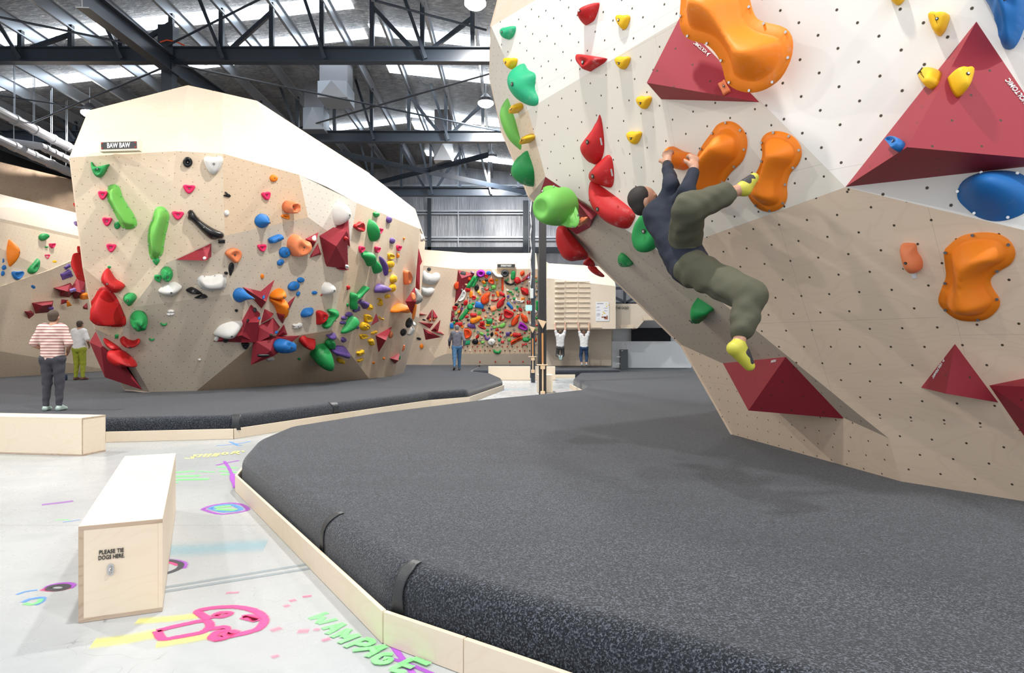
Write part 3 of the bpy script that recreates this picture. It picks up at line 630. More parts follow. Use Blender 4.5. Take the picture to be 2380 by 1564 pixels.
def outline_mesh(P3, c, u, v, n, H, prof, N_, lean=(0, 0), rough=0):
    P2 = [np.array(((p-c).dot(u), (p-c).dot(v))) for p in P3]
    P2 = catmull(P2, N_); sp = spine(P2); V = []; Fc = []; pr = PROF[prof]
    tg = [nearest(sp, p) for p in P2]; S = np.array(P2); size = np.ptp(S, 0).max()
    for t, z in pr:
        for p, q in zip(P2, tg):
            a = p*(1-t)+q*t*.999; k = z*H
            if rough and z > .1 and t < 1: k *= 1+rough*(mnoise.noise(Vector((a[0]*9/size*.6, a[1]*9/size*.6, H*50)))); a = a+np.array([mnoise.noise(Vector((a[1]*40, a[0]*40, z*3)))*.012*0]*2)
            a = a+np.array(lean)*z*size
            V.append(c+u*float(a[0])+v*float(a[1])+n*k)
    R = len(pr)
    for k in range(R-1):
        for i in range(N_): Fc.append((k*N_+i, k*N_+(i+1) % N_, (k+1)*N_+(i+1) % N_, (k+1)*N_+i))
    Fc.append(tuple((R-1)*N_+i for i in range(N_))); Fc.append(tuple(range(N_-1, -1, -1)))
    return V, Fc, sp

from mathutils.geometry import delaunay_2d_cdt
def poisson_mesh(P3, c, u, v, n, H, prof, N_, lean, rough):
    P2 = np.array(catmull([np.array(((p-c).dot(u), (p-c).dot(v))) for p in P3], N_)); lo = P2.min(0); hi = P2.max(0); ext = float((hi-lo).min()); size = float((hi-lo).max())
    g = size/34; nx, ny = [int(q)+3 for q in (hi-lo)/g]; X, Y = np.meshgrid(lo[0]-g+g*np.arange(nx+1), lo[1]-g+g*np.arange(ny+1), indexing='ij')
    def dist(Xa, Ya):
        D = np.full(Xa.shape, 1e9); ins = np.zeros(Xa.shape, bool)
        for i in range(len(P2)):
            a, b = P2[i], P2[(i+1) % len(P2)]; ab = b-a; t = np.clip(((Xa-a[0])*ab[0]+(Ya-a[1])*ab[1])/max(ab@ab, 1e-12), 0, 1)
            D = np.minimum(D, np.hypot(Xa-a[0]-t*ab[0], Ya-a[1]-t*ab[1])); cr = ((a[1] > Ya) != (b[1] > Ya)) & (Xa < (b[0]-a[0])*(Ya-a[1])/((b[1]-a[1]) or 1e-12)+a[0]); ins ^= cr
        return D, ins
    D, ins = dist(X, Y); fw = ext*.085 if prof == 'flange' else 0; M = ins
    ph = np.zeros(X.shape)
    for _ in range(500): ph = np.where(M, (np.roll(ph, 1, 0)+np.roll(ph, -1, 0)+np.roll(ph, 1, 1)+np.roll(ph, -1, 1))/4+1, 0)
    ph /= ph.max(); ex = {'flange': .6, 'dome': .52, 'leaf': .8, 'cone': 1.5, 'dish': .5}[prof]; fh = .06 if prof == 'flange' else .0; V2 = [tuple(p) for p in P2]
    if fw:
        cc = P2.mean(0)
    nb0 = len(P2); keep = np.argwhere(ins & (D > (fw*1.6 if fw else g*.45))); V2 += [(X[i, j], Y[i, j]) for i, j in keep]
    if fw:
        ar = sum(P2[i][0]*P2[(i+1) % nb0][1]-P2[(i+1) % nb0][0]*P2[i][1] for i in range(nb0)); sg = 1 if ar > 0 else -1
        for o_ in (.93, 1.04, 1.3):
            q = np.array([P2[i]+np.array([-(P2[(i+1) % nb0]-P2[i-1])[1], (P2[(i+1) % nb0]-P2[i-1])[0]])*sg/max(np.linalg.norm(P2[(i+1) % nb0]-P2[i-1]), 1e-9)*fw*o_ for i in range(nb0)])
            dq, iq = dist(q[:, 0], q[:, 1]); V2 += [tuple(p) for p, d_, k_ in zip(q, dq, iq) if k_ and d_ > fw*o_*.93]
    res = delaunay_2d_cdt([Vector(p) for p in V2], [(i, (i+1) % len(P2)) for i in range(len(P2))], [], 1, 1e-6)
    vs, fs = res[0], res[2]; out = []; bd = []; DV = dist(np.array([p[0] for p in vs]), np.array([p[1] for p in vs]))[0]
    for k, p in enumerate(vs):
        fx, fy = (p[0]-X[0, 0])/g, (p[1]-Y[0, 0])/g; i, j = int(fx), int(fy); a, b = fx-i, fy-j
        i = min(max(i, 0), ph.shape[0]-2); j = min(max(j, 0), ph.shape[1]-2); f = ph[i, j]*(1-a)*(1-b)+ph[i+1, j]*a*(1-b)+ph[i, j+1]*(1-a)*b+ph[i+1, j+1]*a*b
        on_b = any((x < len(P2)) for x in res[3][k]); bd.append(on_b); z = fh+(1-fh)*max(f, 0)**ex
        if fw: t_ = min(max((DV[k]-fw)/(ext*.26), 0), 1); z = fh+(1-fh)*(1-(1-t_)**2.2)*max(f, 0)**.42
        if prof == 'dish': z = (z+.0)*(1-.45*max(f, 0)**2.2)
        if on_b: z = fh if fw else .02
        if rough and not on_b: z *= 1+rough*mnoise.noise(Vector((p[0]*30, p[1]*9, 3)))
        out.append(c+u*(p[0]+lean[0]*z*size)+v*(p[1]+lean[1]*z*size)+n*(z*H))
    nv = len(out); Fc = [tuple(f) for f in fs]; inv = [i for i in range(nv) if bd[i]]
    es = {}
    for f in Fc:
        for i in range(len(f)): es[(f[i], f[(i+1) % len(f)])] = 1
    mp = {}
    for a, b in list(es):
        if (b, a) not in es:
            for q in (a, b):
                if q not in mp: p = vs[q]; mp[q] = len(out); out.append(c+u*p[0]+v*p[1])
            Fc.append((b, a, mp[a], mp[b]))
    return out, Fc, spine(list(P2))
HL = []     # hold registry for labels
def disc(nm, c, n, r, th, mat, par):
    mk(nm, *tubeg([c-n*th*.3, c+n*th], r, 10), mat, par, uv=False)
def hold(face, pts, col, prof='dome', H=None, label=None, short=None, n=28, lean=(0, 0), bolt=True, zone='', shape='', h0=0, rough=0, screws=0, sz=0, chalk=.6):
    P3 = [on(face, x, y, h0) for x, y in pts]; c = sum(P3, Vector())/len(P3); u, v, nn = basis(PL[face][1])
    q = [((p-c).dot(u), (p-c).dot(v)) for p in P3]; ext = min(max(a[0] for a in q)-min(a[0] for a in q), max(a[1] for a in q)-min(a[1] for a in q))
    if H is None: H = max(.03, min(.30, ext*.38))
    V, Fc, sp = (poisson_mesh if n >= 28 and prof in ('dome', 'flange', 'leaf', 'cone', 'dish') else outline_mesh)(P3, c, u, v, nn, H, prof, n, lean, rough)
    if h0: V = [p for p in V]
    o = mk('climbing_hold', V, Fc, hm(col, chalk), smooth=True, uv=False)
    cx = sum(p[0] for p in pts)/len(pts); cy = sum(p[1] for p in pts)/len(pts)
    w_ = max(p[0] for p in pts)-min(p[0] for p in pts); h_ = max(p[1] for p in pts)-min(p[1] for p in pts)
    o['category'] = 'climbing hold'
    HL.append(dict(o=o, x=cx, y=cy, s=max(w_, h_), col=col, shape=shape or 'irregular', label=label, short=short, zone=zone, real=max(max(a[0] for a in q)-min(a[0] for a in q), max(a[1] for a in q)-min(a[1] for a in q))))
    size = float(np.ptp(np.array(q), 0).max()); me = np.array(lean)*size
    if screws:
        P2 = catmull([np.array(a) for a in q], screws); sp2 = spine(P2)
        for p in P2:
            t = nearest(sp2, p); d = (t-p); a = p+d*.055+me*.08; disc('screw', c+u*float(a[0])+v*float(a[1])+nn*(H*.078), nn, min(.009, ext*.03), .005, SCREW, o)
    elif bolt and max(w_, h_) > 15:
        a = sp[len(sp)//2]+me; cc = c+u*float(a[0])+v*float(a[1])+nn*H*(.3 if prof == 'ring' else .66 if prof == 'dish' else 1.0)
        r = min(.02, ext*.09); disc('bolt_recess', cc, nn, r, .003, HOLE, o)
        disc('bolt', cc, nn, r*.55, .006, SCREW, o)
    return o
def tmpl(shape):
    t = {'oval': [(math.cos(a), math.sin(a)) for a in np.linspace(0, 2*math.pi, 11)[:-1]],
         'jug': [(-1, .75), (-.6, 1), (0, .9), (.6, 1), (1, .75), (.85, .1), (.5, -.6), (0, -1), (-.5, -.6), (-.85, .1)],
         'tear': [(0, 1), (.5, .5), (.9, -.1), (.75, -.75), (.1, -1), (-.6, -.85), (-.9, -.2), (-.45, .5)],
         'leaf': [(0, 1), (.5, .5), (.85, 0), (.6, -.55), (.1, -1), (-.45, -.6), (-.8, 0), (-.5, .5)],
         'bean': [(-.9, .1), (-.75, .7), (-.3, .95), (.1, .6), (.35, .3), (.8, .2), (1, -.25), (.8, -.8), (.3, -1), (-.3, -.8), (-.8, -.45)],
         'banana': [(-1, .75), (-.7, 1), (-.4, .35), (0, .05), (.45, .3), (.75, 1), (1, .7), (.8, -.3), (.35, -.85), (0, -1), (-.4, -.8), (-.8, -.2)],
         'dee': [(-.9, .9), (-.2, 1), (.6, .7), (1, 0), (.7, -.6), (0, -.95), (-.7, -1), (-.85, 0)],
         'peb': [(-.8, .6), (-.2, 1), (.6, .8), (1, .1), (.8, -.6), (.1, -1), (-.6, -.8), (-1, -.1)],
         'tri': [(0, 1), (.12, .9), (.9, -.7), (.85, -.85), (-.85, -.95), (-.95, -.8), (-.1, .92)],
         'sq': [(-.9, .85), (0, .8), (.9, .95), (.85, 0), (.95, -.85), (0, -.9), (-.95, -.9), (-.9, 0)],
         'stick': [(-.7, .95), (.7, .95), (1, .5), (.8, 0), (1, -.6), (.5, -1), (-.6, -1), (-1, -.5), (-.85, 0), (-1, .5)],
         'blob': [(-1, .4), (-.6, .9), (-.1, .6), (.4, 1), (1, .5), (.6, 0), (.9, -.6), (.2, -.7), (-.3, -1), (-.9, -.6), (-.6, 0)]}
    return t[shape]
SW = {'oval': 'oval', 'jug': 'rounded triangular', 'tear': 'teardrop', 'leaf': 'leaf-shaped', 'bean': 'bean-shaped', 'banana': 'curved', 'dee': 'half-round', 'peb': 'rounded', 'tri': 'wedge', 'sq': 'squarish', 'stick': 'long narrow', 'blob': 'knobbly', 'irregular': 'irregular'}
SP = {'oval': 'dome', 'jug': 'dish', 'tear': 'dome', 'leaf': 'leaf', 'bean': 'dome', 'banana': 'dome', 'dee': 'dish', 'peb': 'dome', 'tri': 'leaf', 'sq': 'flat', 'stick': 'dome', 'blob': 'dome'}
class Z:
    def __init__(s, ox, oy, k, zone): s.ox, s.oy, s.k, s.zone = ox, oy, k, zone
    def c(s, p): return (s.ox+p[0]/s.k, s.oy+p[1]/s.k)
    def h(s, face, x, y, w, h, shape, col, rot=0, **k):
        a = math.radians(rot); pts = []
        for tx, ty in tmpl(shape):
            px, py = tx*w/2, -ty*h/2
            pts.append(s.c((x+px*math.cos(a)+py*math.sin(a), y-px*math.sin(a)+py*math.cos(a))))
        big = w/s.k > 22 or h/s.k > 22
        k.setdefault('prof', SP[shape]); k.setdefault('n', 20 if big else 12); k.setdefault('rough', .25 if shape in ('peb', 'blob') else 0)
        return hold(face, pts, col, shape=shape, zone=k.pop('zone', s.zone), **k)
    def p(s, face, pts, col, prof='dome', H=None, label=None, short=None, **k):
        k.setdefault('n', 40); return hold(face, [s.c(p) for p in pts], col, prof, H, label, short, zone=s.zone, **k)
VOLS = 0
def vol(z, face, verts, faces, label, short=None, reg=None, bevel=.012, mat=None):
    """faceted volume: verts (x, y, height) on a wall plane; open back closed by base polygon"""
    V = [on(face, *z.c((a, b)), h) if not isinstance(a, Vector) else a for a, b, h in verts]
    c = sum(V, Vector())/len(V); n0 = PL[face][1]; Fc = []
    base = [i for i in range(len(verts)) if verts[i][2] <= .001]
    for f in faces:
        p = [V[i] for i in f]; nn = (p[1]-p[0]).cross(p[2]-p[0])
        if nn.dot(n0) < 0 and abs(nn.normalized().dot(n0)) > .05: f = f[::-1]
        Fc.append(tuple(f))
    # close the back: boundary edges drop to the wall plane
    edges = {}
    for f in Fc:
        for i in range(len(f)): e = (f[i], f[(i+1) % len(f)]); edges[e] = 1
    nb = len(V); cc, nn = PL[face]; V2 = list(V)+[p-nn*((p-cc).dot(nn))-nn*.004 for p in V]
    for (a, b) in list(edges):
        if (b, a) not in edges: Fc.append((b, a, a+nb, b+nb))
    used = sorted({i for f in Fc for i in f}); mp = {o: i for i, o in enumerate(used)}
    o = mk('climbing_volume', [V2[i] for i in used], [tuple(mp[i] for i in f) for f in Fc], mat or VOLM)
    o['category'] = 'climbing volume'; o['label'] = label
    px = [z.c((a, b)) for a, b, h in verts]
    HL.append(dict(o=o, x=sum(p[0] for p in px)/len(px), y=sum(p[1] for p in px)/len(px), s=99, col='maroon', shape='volume', label=label, short=short or 'maroon volume', zone=z.zone, real=1))
    if reg:
        for k, f in zip(reg, faces): setplane(k, [V[i] for i in f])
    return o
def blob(z, pts, d, thick, col, label, short=None, n=28, name='climbing_hold'):
    """solid rounded hold seen side-on at the edge of a wall, real thickness in depth"""
    pts = [z.c(p) for p in pts]; P3 = [P(x, y, d) for x, y in pts]; c = sum(P3, Vector())/len(P3)
    u, v, nn = Vector((1, 0, 0)), Vector((0, 0, 1)), Vector((0, -1, 0))
    P2 = catmull([np.array(((p-c).dot(u), (p-c).dot(v))) for p in P3], n); sp = spine(P2); tg = [nearest(sp, p) for p in P2]; V = []; Fc = []
    ang = np.linspace(-math.pi/2, math.pi/2, 11)
    for a in ang:
        k = math.cos(a)
        for p, q in zip(P2, tg):
            w_ = q+(p-q)*max(k, .002); V.append(c+u*float(w_[0])+v*float(w_[1])-nn*(-math.sin(a)*thick/2))
    R = len(ang)
    for k in range(R-1):
        for i in range(n): Fc.append((k*n+i, k*n+(i+1) % n, (k+1)*n+(i+1) % n, (k+1)*n+i))
    Fc += [tuple(range(n-1, -1, -1)), tuple((R-1)*n+i for i in range(n))]
    o = mk(name, V, Fc, hm(col), smooth=True, uv=False); o['category'] = 'climbing hold'; o['label'] = label
    cx = sum(p[0] for p in pts)/len(pts); cy = sum(p[1] for p in pts)/len(pts)
    HL.append(dict(o=o, x=cx, y=cy, s=50, col=col, shape='irregular', label=label, short=short, zone=z.zone, real=.5))
    return o
# ---------------- lettering ----------------
def letter(body, c, u, v, W, H, mat, parent, th=.002, bold=.0, name='lettering'):
    cu = bpy.data.curves.new('t', 'FONT'); cu.body = body; cu.align_x = 'CENTER'; cu.extrude = .01; cu.offset = bold; cu.resolution_u = 3; cu.space_line = .85
    o = bpy.data.objects.new('t', cu); COL.objects.link(o); dg = bpy.context.evaluated_depsgraph_get(); me = bpy.data.meshes.new_from_object(o.evaluated_get(dg))
    bpy.data.objects.remove(o); vs = [w_.co.copy() for w_ in me.vertices]; fs = [tuple(p.vertices) for p in me.polygons]; bpy.data.meshes.remove(me)
    x0, x1 = min(p.x for p in vs), max(p.x for p in vs); y0, y1 = min(p.y for p in vs), max(p.y for p in vs); n = u.cross(v).normalized()
    V = [c+u*((p.x-(x0+x1)/2)/(x1-x0)*W)+v*((p.y-(y0+y1)/2)/(y1-y0)*H)+n*(p.z/.01*th) for p in vs]
    return mk(name, V, fs, mat, parent, uv=False)
INK = plain('black lettering', (.01, .01, .01), .5); WINK = plain('white lettering', (.8, .8, .8), .5)
def facetext(face, body, px, py, ang, Wd, Hd, mat, parent, off=.003, tri=True):
    c = on(face, px, py, off); u, v, n = basis(PL[face][1]); a = math.radians(ang); U = u*math.cos(a)+v*math.sin(a); Vv = n.cross(U)
    letter(body, c, U, Vv, Wd, Hd, mat, parent, bold=.01)
    if tri:
        q = c-U*(Wd*.5+Hd*.8); mk('emblem', [q-Vv*Hd*.7-U*Hd*.4, q+U*Hd*.6, q+Vv*Hd*.8-U*Hd*.3, q-U*Hd*.1], [(0, 1, 3), (3, 1, 2)], mat, parent, uv=False)
# ---------------- boulder holds ----------------
BD = 'on the boulder'
z1 = Z(150, 330, 5.213, BD); z2 = Z(580, 400, 5.213, BD); z3 = Z(150, 600, 4.74, BD); z4 = Z(560, 620, 5.045, BD)
z1.p('B5', [(320, 240), (345, 250), (375, 295), (450, 290), (545, 268), (530, 310), (480, 400), (430, 432), (385, 410), (345, 330)], 'green', 'dish', .3, 'dark green horned hold below the BAW BAW sign on the boulder', 'horned green hold', lean=(0, .0))
m1 = z1.p('B5', [(525, 560), (560, 520), (620, 515), (665, 545), (720, 690), (830, 860), (875, 960), (870, 1020), (800, 1055), (720, 1050), (680, 1010), (640, 930), (560, 770), (520, 690)], 'light green', 'flange', .38, 'long light green slug-shaped hold at upper left of the boulder', 'upper light green slug', n=56, screws=10)
z1.p('B5', [(1100, 810), (1160, 780), (1225, 805), (1270, 890), (1255, 1010), (1215, 1190), (1190, 1350), (1120, 1410), (1060, 1420), (1030, 1370), (1020, 1290), (1010, 1180), (1020, 1050), (1070, 920)], 'light green', 'flange', .36, 'upright light green slug-shaped hold with a dark hole, right of the other slug', 'upright light green slug', n=56, screws=10)
z1.h('B5', 1112, 1448, 98, 96, 'tear', 'green', 180, label='green teardrop hold touching the foot of the upright light green slug', short='green teardrop')
for x, y, w_, h_, f in [(466, 647, 118, 108, 'B5'), (518, 967, 120, 106, 'B5'), (568, 1285, 120, 102, 'B5'), (1508, 573, 150, 108, 'B6'), (1372, 892, 146, 104, 'B6')]: z1.h(f, x, y, w_, h_, 'jug', 'pink', -4)
z1.h('B5', 638, 1010, 76, 92, 'peb', 'green')
z1.h('B6', 1492, 245, 118, 128, 'peb', 'black', prof='ring', label='black ring-shaped hold with a white centre near the top of the boulder', short='black ring hold')
z1.h('B6', 1803, 285, 240, 228, 'jug', 'white', prof='dome', label='large white rounded hold beside the black ring near the boulder top', short='large white hold')
z1.h('B7', 1968, 642, 56, 98, 'banana', 'black', 65); z1.h('B7', 1962, 860, 60, 74, 'oval', 'white')
z1.p('B6', [(1490, 850), (1520, 820), (1560, 840), (1640, 940), (1790, 1040), (1900, 1090), (1932, 1120), (1920, 1160), (1860, 1170), (1800, 1185), (1730, 1150), (1620, 1040), (1540, 960), (1490, 930), (1500, 880)], 'black', 'dome', .22, 'long glossy black bone-shaped hold in the middle strip of the boulder', 'long black bone hold', n=44, lean=(0, .03))
z1.h('B10c', 1900, 1204, 80, 50, 'sq', 'black')
vol(z1, 'B6', [(1348, 1427, 0), (1778, 1228, 0), (1778, 1388, 0), (1715, 1437, .3)], [(0, 1, 3), (1, 2, 3)], 'flat dark red triangular volume under the long black bone hold', 'flat red triangle', reg=['Va1', 'Va2'])
z1.h('Va1', 1697, 1410, 44, 34, 'oval', 'white', 30)
z1.h('B10c', 2045, 1360, 162, 172, 'dee', 'salmon', 40)
z3.h('B10c', 1832, 120, 62, 148, 'tear', 'black', 172); z3.h('B10c', 1777, 163, 42, 34, 'oval', 'black')
z3.h('B5', 493, 97, 38, 28, 'peb', 'green')
z3.p('B5', [(415, 200), (440, 140), (470, 110), (500, 125), (560, 220), (620, 260), (668, 300), (640, 345), (575, 380), (520, 350), (440, 280), (412, 230)], 'red', 'dome', .3, 'chalky red bent hold above the huge red hold at lower left of the boulder', 'bent red hold')
z3.p('B11', [(385, 335), (430, 315), (480, 325), (530, 370), (590, 460), (650, 600), (678, 680), (665, 740), (560, 752), (430, 730), (330, 650), (290, 580), (305, 530), (300, 470), (330, 430)], 'red', 'flange', .5, 'huge chalky red bulging hold at the lower left corner of the boulder', 'huge red hold', n=56, screws=9, lean=(-.05, 0))
z3.h('B10a', 1125, 165, 135, 152, 'peb', 'green', label='big dark green rounded hold right of the upright slug foot', short='dark green round hold', H=.28)
z3.h('B10a', 1027, 215, 92, 74, 'dee', 'green', 150); z3.h('B5', 728, 450, 150, 142, 'tear', 'green', 180, H=.28)
z3.p('B10a', [(1030, 350), (1100, 290), (1200, 262), (1250, 275), (1300, 315), (1240, 380), (1180, 412), (1080, 395), (1040, 375)], 'white', 'leaf', .26, 'white leaf-shaped hold left of the white flanged hold on the boulder', 'white leaf hold')
z3.p('B10a', [(1460, 240), (1500, 195), (1600, 195), (1700, 175), (1770, 200), (1783, 270), (1760, 330), (1690, 350), (1580, 355), (1510, 330), (1475, 290)], 'white', 'flange', .26, 'white flanged bean-shaped hold in the middle of the boulder', 'white flanged hold', n=44, screws=8)
z3.p('B10a', [(1335, 352), (1390, 318), (1440, 330), (1520, 385), (1500, 395), (1400, 392)], 'black', 'leaf', .12, 'black feather-shaped hold left below the white flanged hold, upper one', 'upper black feather')
z3.p('B10a', [(1430, 435), (1530, 392), (1578, 430), (1500, 445)], 'black', 'leaf', .1, 'black feather-shaped hold just under the other feather on the boulder', 'lower black feather')
z3.h('B10c', 1928, 405, 150, 160, 'peb', 'blue', prof='cone', H=.4, lean=(.22, .05), label='blue cone-like hold left of the star-shaped red volume', short='blue cone hold')
z3.h('B10b', 1893, 575, 38, 28, 'peb', 'black'); z3.h('B10b', 817, 665, 194, 184, 'peb', 'green', label='large chalk-streaked green hold low on the left of the boulder', short='large green hold', H=.34)
z3.h('B10b', 1170, 582, 80, 30, 'oval', 'white'); z3.h('B10b', 1165, 613, 92, 36, 'oval', 'white', 5)
z3.h('B10b', 1093, 727, 76, 36, 'banana', 'green'); z3.h('B10b', 960, 893, 66, 28, 'banana', 'green'); z3.h('B13', 577, 858, 46, 50, 'blob', 'green')
z3.p('B10b', [(610, 890), (650, 858), (700, 890), (760, 905), (815, 885), (835, 905), (790, 945), (710, 962), (650, 945), (618, 920)], 'red', 'dome', .2, 'curved chalky red hold low on the left of the boulder', 'curved red hold')
blob(z3, [(480, 890), (500, 870), (570, 930), (625, 1005), (560, 1012), (500, 970)], 13.85, .45, 'red', 'upper of two red half-bowl holds on the low dark red edge volume', 'upper red half-bowl')
blob(z3, [(520, 1010), (620, 1010), (700, 1070), (770, 1195), (700, 1195), (620, 1210), (550, 1180), (505, 1110), (505, 1050)], 13.8, .5, 'red', 'lower and larger of two red half-bowl holds on the low dark red edge volume', 'lower red half-bowl')
z3.h('B10b', 1487, 1118, 36, 22, 'blob', 'white')
z3.p('B10b', [(1640, 835), (1700, 750), (1800, 705), (1900, 692), (1972, 700), (1930, 780), (1860, 860), (1780, 868), (1690, 850)], 'white', 'leaf', .3, 'large white shell-shaped hold left of the maroon star cluster', 'white shell hold')
z3.h('B10b', 1675, 885, 62, 50, 'oval', 'white', 40); z3.h('B10b', 1990, 962, 90, 72, 'jug', 'black')
PB = lambda x, y, d: (P(*z3.c((x, y)), d), 0, 0)
ev = [P(*z3.c(p), d) for p, d in [((355, 785), 14.4), ((275, 927), 14.3), ((400, 985), 13.7), ((445, 1313), 14.2), ((860, 1452), 14.1), ((480, 920), 14.1), ((700, 1200), 14.1)]]
o = mk('climbing_volume', ev, [(0, 1, 2), (0, 2, 3, 4, 6, 5), (1, 3, 2), (0, 5, 6, 4, 3, 1)], VOLM); tag(o, 'long dark red volume wrapping the lower left edge of the boulder down to the mat', 'climbing volume')
blob(Z(0, 500, 3.33, BD), [(583, 380), (600, 330), (634, 292), (650, 400), (658, 515), (625, 470), (592, 420)], 14.4, .5, 'red', 'red bulging hold peeking past the left edge of the boulder', 'red edge hold')
blob(Z(0, 500, 3.33, BD), [(610, 262), (622, 240), (632, 262), (632, 290), (618, 295)], 14.3, .2, 'red', 'small red hold peeking out above the red bulging one at the boulder left edge')
blob(z1, [(128, 760), (150, 738), (165, 770), (188, 805), (150, 800)], 14.0, .2, 'red', 'tiny red hold on the left outline of the boulder, highest there')
blob(z1, [(125, 985), (150, 960), (170, 1000), (165, 1022), (140, 1015)], 14.0, .15, 'lilac', 'tiny lilac hold on the left outline of the boulder')
# maroon cluster and star volumes
vol(z4, 'B10c', [(15, 235, 0), (245, 292, .04), (395, 150, 0), (295, 408, .3), (240, 490, 0)], [(0, 1, 3), (1, 2, 3), (0, 3, 4), (3, 2, 4)], 'maroon star-shaped volume with a spike pointing up right, centre of the boulder', 'star volume', reg=['S1', 'S2', 'S3'])
z4.h('S1', 262, 362, 26, 44, 'oval', 'blue')
vol(z4, 'B10c', [(645, 335, 0), (435, 600, 0), (490, 667, 0), (500, 575, .25)], [(0, 1, 3), (1, 2, 3), (0, 3, 2)], 'thin maroon spike volume right of the orange double hold', 'thin maroon spike')
vol(z4, 'B10c', [(275, 490, 0), (385, 550, 0), (230, 665, 0), (345, 602, .22)], [(0, 1, 3), (1, 2, 3), (2, 0, 3)], 'small maroon pyramid volume between the star and the cluster below', 'small maroon pyramid')
vol(z4, 'B10c', [(118, 440, 0), (225, 545, 0), (210, 647, .25), (62, 655, .15), (190, 885, .1), (0, 890, 0)], [(0, 1, 2, 3), (3, 2, 4), (3, 4, 5), (1, 4, 2)], 'tall chalky maroon volume at the left of the big cluster', 'tall cluster volume', reg=['C1'])
z4.h('C1', 78, 632, 34, 34, 'peb', 'black'); z4.h('C1', 212, 607, 32, 38, 'peb', 'blue'); z4.h('C1', 160, 505, 40, 60, 'oval', 'dark grey', 30)
vol(z3, 'B10b', [(2000, 715, .05), (1635, 918, 0), (2110, 930, .05), (1950, 850, .22)], [(0, 1, 3), (1, 2, 3), (0, 3, 2)], 'long low maroon volume pointing left out of the cluster', 'low left maroon volume', reg=['C4', 'C5'])
z3.h('C5', 1775, 902, 64, 34, 'oval', 'black', 5)
vol(z4, 'B10c', [(215, 710, .08), (380, 597, 0), (460, 705, 0), (375, 800, .32), (195, 885, .1)], [(0, 1, 3), (1, 2, 3), (0, 3, 4), (3, 2, 4)], 'broad faceted maroon volume in the middle of the cluster', 'middle cluster volume', reg=['C2', 'C3'])
z4.h('C3', 412, 770, 30, 38, 'peb', 'blue'); z4.h('C2', 352, 802, 38, 28, 'peb', 'black')
vol(z4, 'B10c', [(505, 672, 0), (545, 795, 0), (397, 833, 0), (498, 765, .14)], [(0, 1, 3), (1, 2, 3), (2, 0, 3)], 'small maroon triangular volume at the right of the cluster', 'right cluster triangle')
vol(z4, 'B10c', [(195, 885, .15), (385, 850, .28), (690, 808, 0), (395, 1040, .3), (115, 1152, 0), (350, 985, .36)], [(0, 1, 5), (1, 2, 3, 5), (0, 5, 4), (5, 3, 4)], 'dark maroon volume at the bottom of the cluster, jutting under the overhang', 'bottom cluster volume', reg=['D1', 'D2'])
z4.h('D2', 460, 925, 166, 168, 'peb', 'blue', H=.3, label='large blue bulging hold on the bottom maroon volume', short='large blue hold')
z4.h('D1', 262, 1042, 150, 34, 'stick', 'black', 0, H=.05)
z4.p('B10c', [(330, 340), (370, 285), (430, 253), (470, 260), (465, 350), (410, 375), (340, 365)], 'orange', 'dome', .3, 'chalked orange fan-shaped hold, upper of the stacked orange pair', 'upper orange fan')
z4.p('B10c', [(335, 370), (420, 382), (470, 360), (495, 420), (495, 540), (485, 595), (450, 600), (425, 550), (390, 460), (345, 410)], 'orange', 'dome', .32, 'long orange horn-shaped hold, lower of the stacked orange pair', 'orange horn')
for a in [(612, 225, 140, 104, 'oval', 'blue', 28), (697, 153, 84, 64, 'peb', 'blue', 0), (668, 315, 40, 62, 'oval', 'blue', -30), (860, 303, 66, 42, 'peb', 'blue', 5)]: z4.h('B10c', *a)
z4.p('B10c', [(700, 545), (740, 490), (830, 478), (838, 505), (790, 570), (725, 592), (703, 575)], 'blue', 'leaf', .2, 'blue leaf-shaped hold right of the thin maroon spike', 'blue leaf hold')
z4.p('B10c', [(940, 310), (948, 225), (1000, 172), (1060, 215), (1075, 262), (1020, 300), (965, 318)], 'white', 'dome', .28, 'chalky white rounded fan hold right of the small blue oval', 'white fan hold')
z4.h('B10c', 940, 332, 16, 18, 'peb', 'red'); z4.h('B10c', 248, 110, 40, 56, 'peb', 'orange')
z4.p('B10c', [(882, 520), (940, 512), (985, 540), (985, 590), (940, 640), (888, 677), (882, 600)], 'red', 'dish', .25, 'red half-round hold with a white mark above the dark overhang', 'red half-round hold')
z4.p('B10c', [(1008, 500), (1060, 492), (1105, 500), (1105, 560), (1060, 620), (985, 720), (952, 700), (950, 680), (1020, 600), (1045, 560), (1010, 520)], 'green', 'dome', .22, 'green boomerang hold with chalk, beside the red half-round hold', 'left green boomerang')
z4.h('B10c', 658, 690, 120, 66, 'blob', 'white', 8)
z4.p('B12', [(680, 840), (740, 805), (780, 830), (870, 855), (780, 905), (700, 900)], 'red', 'leaf', .3, 'dark red winged hold on the shaded overhang of the boulder', 'red winged hold')
z4.p('B12', [(810, 1010), (860, 930), (940, 900), (990, 905), (1012, 980), (1010, 1100), (960, 1118), (880, 1090), (820, 1050)], 'green', 'dome', .6, 'big dark green hanging hold under the boulder overhang', 'big hanging green hold')
z4.h('B12', 1040, 892, 116, 104, 'peb', 'green', label='chalk-tipped green hold touching the big hanging green one', short='chalk-tipped green hold')
z4.p('B12', [(1000, 795), (1040, 790), (1090, 770), (1105, 795), (1065, 822), (1015, 820)], 'purple', 'dome', .15, 'white and purple curl hold at the lip of the dark overhang', 'purple curl hold')
z4.p('B12', [(1030, 945), (1080, 925), (1190, 925), (1240, 960), (1262, 1015), (1200, 1020), (1120, 985), (1050, 970)], 'purple', 'dome', .3, 'large purple shelf hold low at the right of the dark overhang', 'large purple shelf')
